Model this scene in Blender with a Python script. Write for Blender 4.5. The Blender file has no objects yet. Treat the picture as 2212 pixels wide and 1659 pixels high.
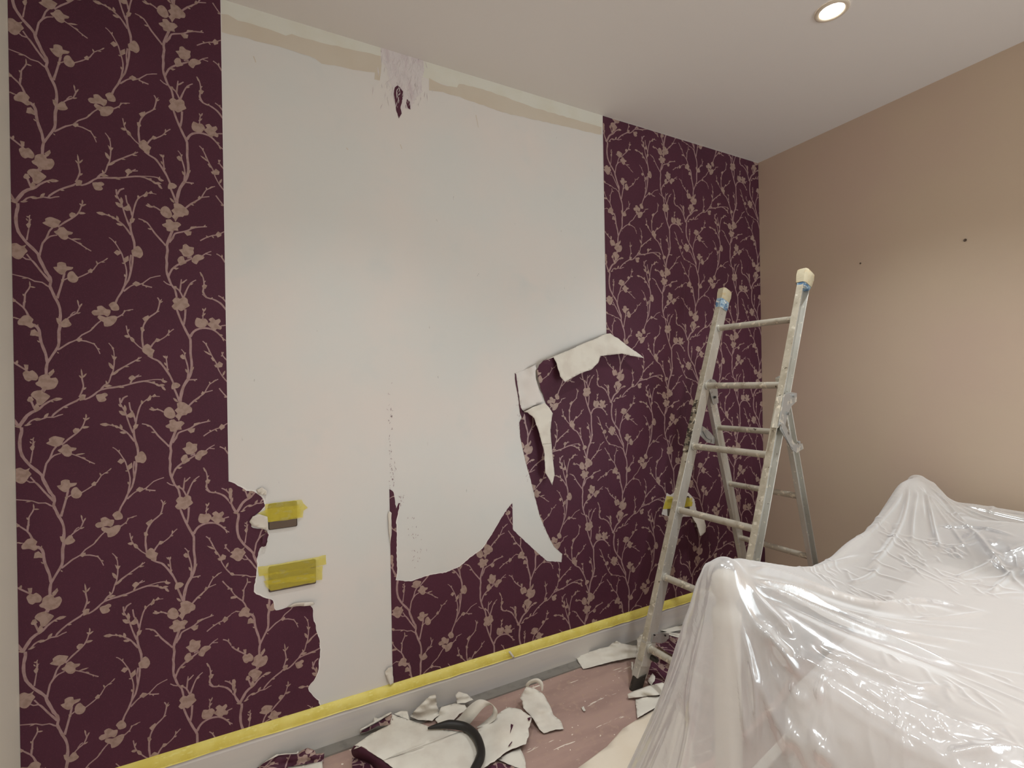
import bpy, bmesh, math, random
import numpy as np
from mathutils import Vector, Matrix
from mathutils.geometry import delaunay_2d_cdt
random.seed(7); rng = np.random.default_rng(7)
sc = bpy.context.scene
COL = sc.collection
# ------------------------------------------------------------------ camera, world, lights, exposure
FPX, YAW, ROLL = 1025.8, 0.47727, -0.0172
EYE = Vector((0.1166, -1.8411, 1.2866))
_F = Vector((math.sin(YAW), math.cos(YAW), 0.0002)).normalized()
_R0 = Vector((math.cos(YAW), -math.sin(YAW), 0)); _U0 = _R0.cross(_F)
_R = math.cos(ROLL)*_R0 + math.sin(ROLL)*_U0
_U = -math.sin(ROLL)*_R0 + math.cos(ROLL)*_U0
cam_d = bpy.data.cameras.new('camera'); cam = bpy.data.objects.new('camera', cam_d); COL.objects.link(cam)
cam.matrix_world = Matrix(((_R.x, _U.x, -_F.x, EYE.x), (_R.y, _U.y, -_F.y, EYE.y), (_R.z, _U.z, -_F.z, EYE.z), (0, 0, 0, 1)))
cam_d.sensor_fit = 'HORIZONTAL'; cam_d.sensor_width = 36; cam_d.lens = FPX/2212*36; cam_d.clip_start = 0.02
sc.camera = cam
w = bpy.data.worlds.new('world'); sc.world = w; w.use_nodes = True
w.node_tree.nodes['Background'].inputs[0].default_value = (0.9, 0.93, 1.0, 1)
w.node_tree.nodes['Background'].inputs[1].default_value = 0.45
sc.view_settings.view_transform = 'Standard'; sc.view_settings.look = 'None'
sc.view_settings.gamma = 1; sc.view_settings.use_curve_mapping = False
sc.view_settings.exposure = 0.14
sc.cycles.use_denoising = True
sc.cycles.max_bounces = 9; sc.cycles.transparent_max_bounces = 10
sc.cycles.use_adaptive_sampling = True; sc.cycles.adaptive_threshold = 0.02
def area_light(name, loc, target, sx, sy, power, colr):
    d = bpy.data.lights.new(name, 'AREA'); d.shape = 'RECTANGLE'; d.size = sx; d.size_y = sy; d.energy = power; d.color = colr
    o = bpy.data.objects.new(name, d); COL.objects.link(o); o.location = loc
    o.rotation_euler = (Vector(target)-Vector(loc)).to_track_quat('-Z', 'Y').to_euler()
    return o
area_light('window_light', (2.25, -3.55, 1.25), (0.9, 0.0, 1.1), 1.7, 1.5, 38, (0.82, 0.94, 1.0))
SPOT_W = 80.0

H = 2.5871; XR = 2.756; SW = 0.53; RP = 0.63756; VN = 1.8277; XL = -0.518; YB = -3.9
TZ = 0.1424

# ------------------------------------------------------------------ measuring: where a sight line meets a surface of the room
def ray(px, py):
    return _F + _R*((px-1106)/FPX) - _U*((py-829.5)/FPX)
def on_wall(px, py, y=0.0):
    d = ray(px, py); return EYE + d*((y-EYE.y)/d.y)
def on_floor(px, py, z=0.0):
    d = ray(px, py); return EYE + d*((z-EYE.z)/d.z)
def on_right(px, py, x=XR):
    d = ray(px, py); return EYE + d*((x-EYE.x)/d.x)
def on_plane(px, py, p0, n):
    d = ray(px, py); return EYE + d*((Vector(p0)-EYE).dot(n)/d.dot(n))

# ------------------------------------------------------------------ materials
def srgb(r, g, b):
    f = lambda c: (c/255/12.92) if c/255 <= .04045 else ((c/255+.055)/1.055)**2.4
    return (f(r), f(g), f(b), 1)
def mat(name, colr, rough=0.6, metal=0.0, noise=None, bump=None, coat=0, spec=0.5, sheen=0):
    """noise = (scale, colour 2, low, high, stretch); bump = (scale, strength, distance)"""
    m = bpy.data.materials.new(name); m.use_nodes = True
    nt = m.node_tree; b = nt.nodes['Principled BSDF']
    b.inputs['Base Color'].default_value = colr; b.inputs['Roughness'].default_value = rough
    b.inputs['Metallic'].default_value = metal; b.inputs['Specular IOR Level'].default_value = spec
    if coat: b.inputs['Coat Weight'].default_value = coat
    tc = nt.nodes.new('ShaderNodeTexCoord')
    prev = None
    for nz in (noise or []):
        scale, c2, lo, hi, st = nz
        mp = nt.nodes.new('ShaderNodeMapping'); mp.inputs['Scale'].default_value = st
        nt.links.new(tc.outputs['Object'], mp.inputs[0])
        n = nt.nodes.new('ShaderNodeTexNoise'); n.inputs['Scale'].default_value = scale; n.inputs['Detail'].default_value = 5
        nt.links.new(mp.outputs[0], n.inputs['Vector'])
        mr = nt.nodes.new('ShaderNodeMapRange'); mr.inputs[1].default_value = lo; mr.inputs[2].default_value = hi
        nt.links.new(n.outputs[0], mr.inputs[0])
        mx = nt.nodes.new('ShaderNodeMix'); mx.data_type = 'RGBA'
        nt.links.new(mr.outputs[0], mx.inputs[0])
        if prev is None: mx.inputs[6].default_value = colr
        else: nt.links.new(prev, mx.inputs[6])
        mx.inputs[7].default_value = c2
        prev = mx.outputs[2]
    if prev is not None: nt.links.new(prev, b.inputs['Base Color'])
    if bump:
        n = nt.nodes.new('ShaderNodeTexNoise'); n.inputs['Scale'].default_value = bump[0]; n.inputs['Detail'].default_value = 4
        nt.links.new(tc.outputs['Object'], n.inputs['Vector'])
        bp = nt.nodes.new('ShaderNodeBump'); bp.inputs['Strength'].default_value = bump[1]; bp.inputs['Distance'].default_value = bump[2]
        nt.links.new(n.outputs[0], bp.inputs['Height']); nt.links.new(bp.outputs[0], b.inputs['Normal'])
    return m
ONE = (1, 1, 1)
M = {}
M['bare'] = mat('bare_wall', srgb(221, 220, 215), .75, noise=[(2.2, srgb(228, 220, 213), .4, .65, ONE), (5, srgb(216, 217, 213), .58, .8, ONE), (55, srgb(190, 186, 180), .72, .76, (1, 1, .35))], bump=(60, .15, .001))
M['ceiling'] = mat('ceiling_paint', srgb(226, 220, 214), .9, bump=(90, .05, .001))
M['beige'] = mat('beige_paint', srgb(208, 187, 164), .6, noise=[(1.5, srgb(206, 182, 163), .4, .6, ONE)], bump=(80, .1, .001))
M['sidewall'] = mat('side_wall_paint', srgb(238, 232, 216), .7, bump=(80, .1, .001))
M['plum'] = mat('plum_vinyl', srgb(83, 41, 58), .62, spec=.3, noise=[(3, srgb(76, 37, 53), .35, .65, ONE), (420, srgb(91, 47, 64), .55, .7, ONE)], bump=(700, .25, .0006))
M['stem'] = mat('print_taupe', srgb(170, 140, 139), .42, metal=.12, noise=[(60, srgb(156, 126, 122), .45, .65, ONE)])
M['petal'] = mat('print_sand', srgb(173, 147, 136), .42, metal=.12, noise=[(70, srgb(156, 130, 119), .45, .62, ONE)])
M['white'] = mat('paper_back', srgb(226, 219, 206), .85, noise=[(14, srgb(216, 207, 194), .45, .65, ONE)], bump=(160, .12, .0008))
M['torn'] = mat('torn_fibre', srgb(242, 238, 232), .95, bump=(300, .5, .002))
M['stain_cream'] = mat('old_paint_band', srgb(226, 224, 212), .75, noise=[(9, srgb(222, 218, 202), .45, .7, ONE)])
M['stain_beige'] = mat('old_paint_beige', srgb(213, 202, 185), .75, noise=[(7, srgb(210, 197, 178), .4, .7, ONE)])
M['residue'] = mat('paper_residue', srgb(222, 214, 212), .9, noise=[(26, srgb(206, 192, 194), .48, .66, (1, 1, .3)), (70, srgb(150, 128, 134), .64, .72, (1, 1, .28))], bump=(90, .6, .004))
M['skirting'] = mat('skirting_gloss', srgb(214, 208, 200), .35, noise=[(6, srgb(204, 199, 196), .45, .65, (.3, 1, 3))], bump=(30, .1, .001))
M['strip'] = mat('grey_floor_edge', srgb(136, 130, 122), .7, noise=[(25, srgb(120, 114, 108), .5, .7, ONE)])
M['floor'] = mat('floor_board', srgb(181, 150, 138), .55, noise=[(5, srgb(167, 137, 127), .4, .62, (.6, 2.5, 1)), (38, srgb(182, 152, 136), .55, .7, ONE), (20, srgb(236, 222, 206), .655, .67, (.25, 2.2, 1)), (60, srgb(236, 222, 206), .69, .70, ONE)], bump=(40, .12, .001))
M['alu'] = mat('aluminium', srgb(206, 203, 195), .4, metal=.5, noise=[(14, srgb(190, 185, 174), .45, .7, (1, 1, .4)), (60, srgb(232, 226, 212), .64, .68, ONE), (90, srgb(96, 84, 70), .7, .74, ONE)], bump=(60, .2, .001))
M['alu_dirty'] = mat('aluminium_painted', srgb(192, 184, 168), .5, metal=.35, noise=[(24, srgb(166, 154, 136), .5, .66, ONE), (48, srgb(224, 214, 194), .58, .64, ONE), (40, srgb(84, 72, 58), .69, .72, ONE)], bump=(70, .4, .0015))
M['crust'] = mat('paint_crust', srgb(184, 174, 155), .7, noise=[(26, srgb(166, 155, 135), .45, .65, ONE), (55, srgb(212, 203, 184), .6, .66, ONE), (50, srgb(100, 88, 72), .68, .71, ONE)], bump=(80, .5, .002))
M['grime'] = mat('grime_and_paint', srgb(140, 128, 108), .8, noise=[(45, srgb(58, 50, 42), .5, .54, ONE), (60, srgb(206, 196, 174), .6, .64, ONE)], bump=(80, .6, .003))
M['zinc'] = mat('zinc_bracket', srgb(176, 176, 174), .35, metal=.6, noise=[(30, srgb(214, 210, 200), .55, .62, ONE), (30, srgb(120, 116, 110), .62, .68, (1.5, 1, 1))])
M['rubber'] = mat('dark_rubber', srgb(52, 46, 40), .8, noise=[(60, srgb(120, 108, 92), .62, .68, ONE)])
M['cap_cream'] = mat('cream_tape', srgb(190, 178, 150), .7, noise=[(40, srgb(188, 168, 132), .5, .62, ONE)], bump=(60, .5, .003))
M['cap_blue'] = mat('blue_tape', srgb(150, 172, 186), .6, noise=[(45, srgb(86, 118, 150), .5, .56, ONE), (50, srgb(226, 220, 206), .56, .62, (1, 1, 2))])
M['plate'] = mat('dull_plate', srgb(104, 90, 78), .45, metal=.35)
M['dark'] = mat('dark_recess', srgb(48, 40, 36), .8)
M['hose'] = mat('black_hose', srgb(34, 31, 29), .5)
M['canvas'] = mat('cream_cloth', srgb(236, 222, 202), .9, noise=[(4, srgb(228, 212, 190), .4, .65, ONE)], bump=(200, .2, .001))
M['bedding'] = mat('white_bedding', srgb(206, 195, 190), .9, bump=(9, .3, .01))
M['post'] = mat('cream_painted_wood', srgb(216, 208, 197), .45)
M['pillow'] = mat('grey_pillow', srgb(168, 162, 160), .95, bump=(40, .8, .01))
M['trim'] = mat('light_trim', srgb(214, 200, 180), .3)
def emis(name, colr, st):
    m = bpy.data.materials.new(name); m.use_nodes = True; nt = m.node_tree
    nt.nodes.remove(nt.nodes['Principled BSDF']); e = nt.nodes.new('ShaderNodeEmission')
    e.inputs[0].default_value = colr; e.inputs[1].default_value = st
    nt.links.new(e.outputs[0], nt.nodes['Material Output'].inputs[0]); return m
M['lamp'] = emis('lamp_glow', (1, .92, .8, 1), 14)
def tape_mat():
    m = mat('yellow_tape', srgb(230, 213, 110), .5, noise=[(16, srgb(222, 203, 92), .45, .6, ONE), (50, srgb(232, 218, 124), .58, .66, (1, 1, 3))], bump=(50, .4, .002))
    return m
M['tape'] = tape_mat()
def film_tape():
    m = mat('yellow_tape_thin', srgb(240, 222, 84), .4, noise=[(30, srgb(238, 224, 120), .55, .62, (1, 1, 2.5))], bump=(45, .7, .004))
    nt = m.node_tree; b = nt.nodes['Principled BSDF']; tr = nt.nodes.new('ShaderNodeBsdfTransparent'); mx = nt.nodes.new('ShaderNodeMixShader')
    tr.inputs[0].default_value = (1, .97, .70, 1); mx.inputs[0].default_value = .42
    nt.links.new(tr.outputs[0], mx.inputs[1]); nt.links.new(b.outputs[0], mx.inputs[2]); nt.links.new(mx.outputs[0], nt.nodes['Material Output'].inputs[0])
    return m
M['tapefilm'] = film_tape()
def plastic():
    m = bpy.data.materials.new('polythene_film'); m.use_nodes = True; nt = m.node_tree
    nt.nodes.remove(nt.nodes['Principled BSDF']); N = nt.nodes.new; Lk = nt.links.new
    tc = N('ShaderNodeTexCoord'); n = N('ShaderNodeTexNoise'); n.inputs['Scale'].default_value = 22; n.inputs['Detail'].default_value = 3; n.inputs['Distortion'].default_value = .7
    Lk(tc.outputs['Object'], n.inputs['Vector'])
    bp = N('ShaderNodeBump'); bp.inputs['Strength'].default_value = .14; bp.inputs['Distance'].default_value = .010; Lk(n.outputs[0], bp.inputs['Height'])
    tr = N('ShaderNodeBsdfTransparent'); tr.inputs[0].default_value = (.99, .99, .99, 1)
    df = N('ShaderNodeBsdfDiffuse'); df.inputs[0].default_value = (.91, .895, .885, 1); Lk(bp.outputs[0], df.inputs['Normal'])
    tl = N('ShaderNodeBsdfTranslucent'); tl.inputs[0].default_value = (.86, .84, .82, 1)
    gl = N('ShaderNodeBsdfGlossy'); gl.inputs['Roughness'].default_value = .15; gl.inputs[0].default_value = (1, 1, 1, 1); Lk(bp.outputs[0], gl.inputs['Normal'])
    lw = N('ShaderNodeLayerWeight'); lw.inputs[0].default_value = .5; sq = N('ShaderNodeMath'); sq.operation = 'POWER'; sq.inputs[1].default_value = 2.2; Lk(lw.outputs['Facing'], sq.inputs[0])
    hz = N('ShaderNodeMath'); hz.operation = 'MULTIPLY_ADD'; hz.inputs[1].default_value = .55; hz.inputs[2].default_value = .42; hz.use_clamp = True; Lk(sq.outputs[0], hz.inputs[0])
    m1 = N('ShaderNodeMixShader'); m1.inputs[0].default_value = .25; Lk(df.outputs[0], m1.inputs[1]); Lk(tl.outputs[0], m1.inputs[2])
    m2 = N('ShaderNodeMixShader'); Lk(hz.outputs[0], m2.inputs[0]); Lk(tr.outputs[0], m2.inputs[1]); Lk(m1.outputs[0], m2.inputs[2])
    fr = N('ShaderNodeFresnel'); fr.inputs['IOR'].default_value = 1.5; Lk(bp.outputs[0], fr.inputs['Normal'])
    ad = N('ShaderNodeMath'); ad.operation = 'MULTIPLY_ADD'; ad.inputs[1].default_value = .8; ad.inputs[2].default_value = .03; ad.use_clamp = True; Lk(fr.outputs[0], ad.inputs[0])
    mn = N('ShaderNodeMath'); mn.operation = 'MINIMUM'; mn.inputs[1].default_value = .3; Lk(ad.outputs[0], mn.inputs[0])
    m3 = N('ShaderNodeMixShader'); Lk(mn.outputs[0], m3.inputs[0]); Lk(m2.outputs[0], m3.inputs[1]); Lk(gl.outputs[0], m3.inputs[2])
    Lk(m3.outputs[0], nt.nodes['Material Output'].inputs[0]); return m
M['plastic'] = plastic()

# ------------------------------------------------------------------ building helpers
class MB:
    def __init__(s): s.v = []; s.f = []; s.m = []
    def add(s, vs, fs, mi=0):
        b = len(s.v); s.v += [tuple(x) for x in vs]; s.f += [tuple(i+b for i in q) for q in fs]; s.m += [mi]*len(fs); return s
    def box(s, a, b, mi=0):
        x0, y0, z0 = a; x1, y1, z1 = b
        return s.add([(x0, y0, z0), (x1, y0, z0), (x1, y1, z0), (x0, y1, z0), (x0, y0, z1), (x1, y0, z1), (x1, y1, z1), (x0, y1, z1)],
                     [(3, 2, 1, 0), (4, 5, 6, 7), (0, 1, 5, 4), (1, 2, 6, 5), (2, 3, 7, 6), (3, 0, 4, 7)], mi)
    def sweep(s, path, prof, ax, ay, mi=0, cap=True):
        """extrude a closed 2-D profile along a path; ax/ay are its axes (lists or single vectors)"""
        n = len(prof); vs = []
        for i, p in enumerate(path):
            a = ax[i] if isinstance(ax, list) else ax; b = ay[i] if isinstance(ay, list) else ay
            vs += [Vector(p)+a*q[0]+b*q[1] for q in prof]
        fs = [(i*n+j, i*n+(j+1) % n, (i+1)*n+(j+1) % n, (i+1)*n+j) for i in range(len(path)-1) for j in range(n)]
        if cap: fs += [tuple(range(n-1, -1, -1)), tuple((len(path)-1)*n+j for j in range(n))]
        return s.add(vs, fs, mi)
    def tube(s, path, r, seg=12, mi=0):
        path = [Vector(p) for p in path]; A = []; B = []
        for i, p in enumerate(path):
            t = (path[min(i+1, len(path)-1)]-path[max(i-1, 0)]).normalized()
            up = Vector((0, 0, 1)) if abs(t.z) < .9 else Vector((1, 0, 0))
            a = t.cross(up).normalized(); A.append(a); B.append(a.cross(t))
        rs = r if isinstance(r, list) else [r]*len(path)
        n = seg; vs = []
        for i, p in enumerate(path):
            vs += [p + (A[i]*math.cos(2*math.pi*j/n)+B[i]*math.sin(2*math.pi*j/n))*rs[i] for j in range(n)]
        fs = [(i*n+j, i*n+(j+1) % n, (i+1)*n+(j+1) % n, (i+1)*n+j) for i in range(len(path)-1) for j in range(n)]
        fs += [tuple(range(n-1, -1, -1)), tuple((len(path)-1)*n+j for j in range(n))]
        return s.add(vs, fs, mi)
    def lathe(s, c, prof, seg=24, mi=0, axis='z'):
        vs = [];
        for r, h in prof: vs += [(c[0]+r*math.cos(2*math.pi*j/seg), c[1]+r*math.sin(2*math.pi*j/seg), c[2]+h) for j in range(seg)]
        fs = [(i*seg+j, i*seg+(j+1) % seg, (i+1)*seg+(j+1) % seg, (i+1)*seg+j) for i in range(len(prof)-1) for j in range(seg)]
        return s.add(vs, fs, mi)
    def slab(s, pts, off, mi=0):
        """a polygon (3-D points) given thickness along off"""
        n = len(pts); pts = [Vector(p) for p in pts]; off = Vector(off)
        return s.add(pts+[p+off for p in pts], [tuple(range(n)), tuple(range(2*n-1, n-1, -1))]+[(j, j+n, (j+1) % n+n, (j+1) % n) for j in range(n)], mi)
    def build(s, name, mats, parent=None, smooth=False, bevel=0):
        me = bpy.data.meshes.new(name); me.from_pydata(s.v, [], s.f)
        for m in (mats if isinstance(mats, list) else [mats]): me.materials.append(m)
        me.polygons.foreach_set('material_index', s.m)
        bm = bmesh.new(); bm.from_mesh(me); bmesh.ops.recalc_face_normals(bm, faces=bm.faces) if not getattr(s, 'keep', False) else None
        bm.to_mesh(me); bm.free()
        if smooth:
            me.polygons.foreach_set('use_smooth', [True]*len(me.polygons))
        me.update()
        o = bpy.data.objects.new(name, me); COL.objects.link(o)
        if parent: o.parent = parent
        if smooth == 'auto':
            me.set_sharp_from_angle(angle=math.radians(40))
        if bevel:
            b = o.modifiers.new('bevel', 'BEVEL'); b.width = bevel; b.segments = 2; b.limit_method = 'ANGLE'
        return o
def tag(o, label=None, cat=None, group=None, kind=None):
    if label: o['label'] = label
    if cat: o['category'] = cat
    if group: o['group'] = group
    if kind: o['kind'] = kind
    return o
def empty(name, loc=(0, 0, 0)):
    o = bpy.data.objects.new(name, None); COL.objects.link(o); o.location = loc; o.empty_display_size = .05; return o
def part(mb, name, mats, parent, **k):
    o = mb.build(name, mats, None, **k); o.parent = parent
    o.matrix_parent_inverse = Matrix.Translation(-parent.location) if parent.type == 'EMPTY' else Matrix()
    return o

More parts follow.
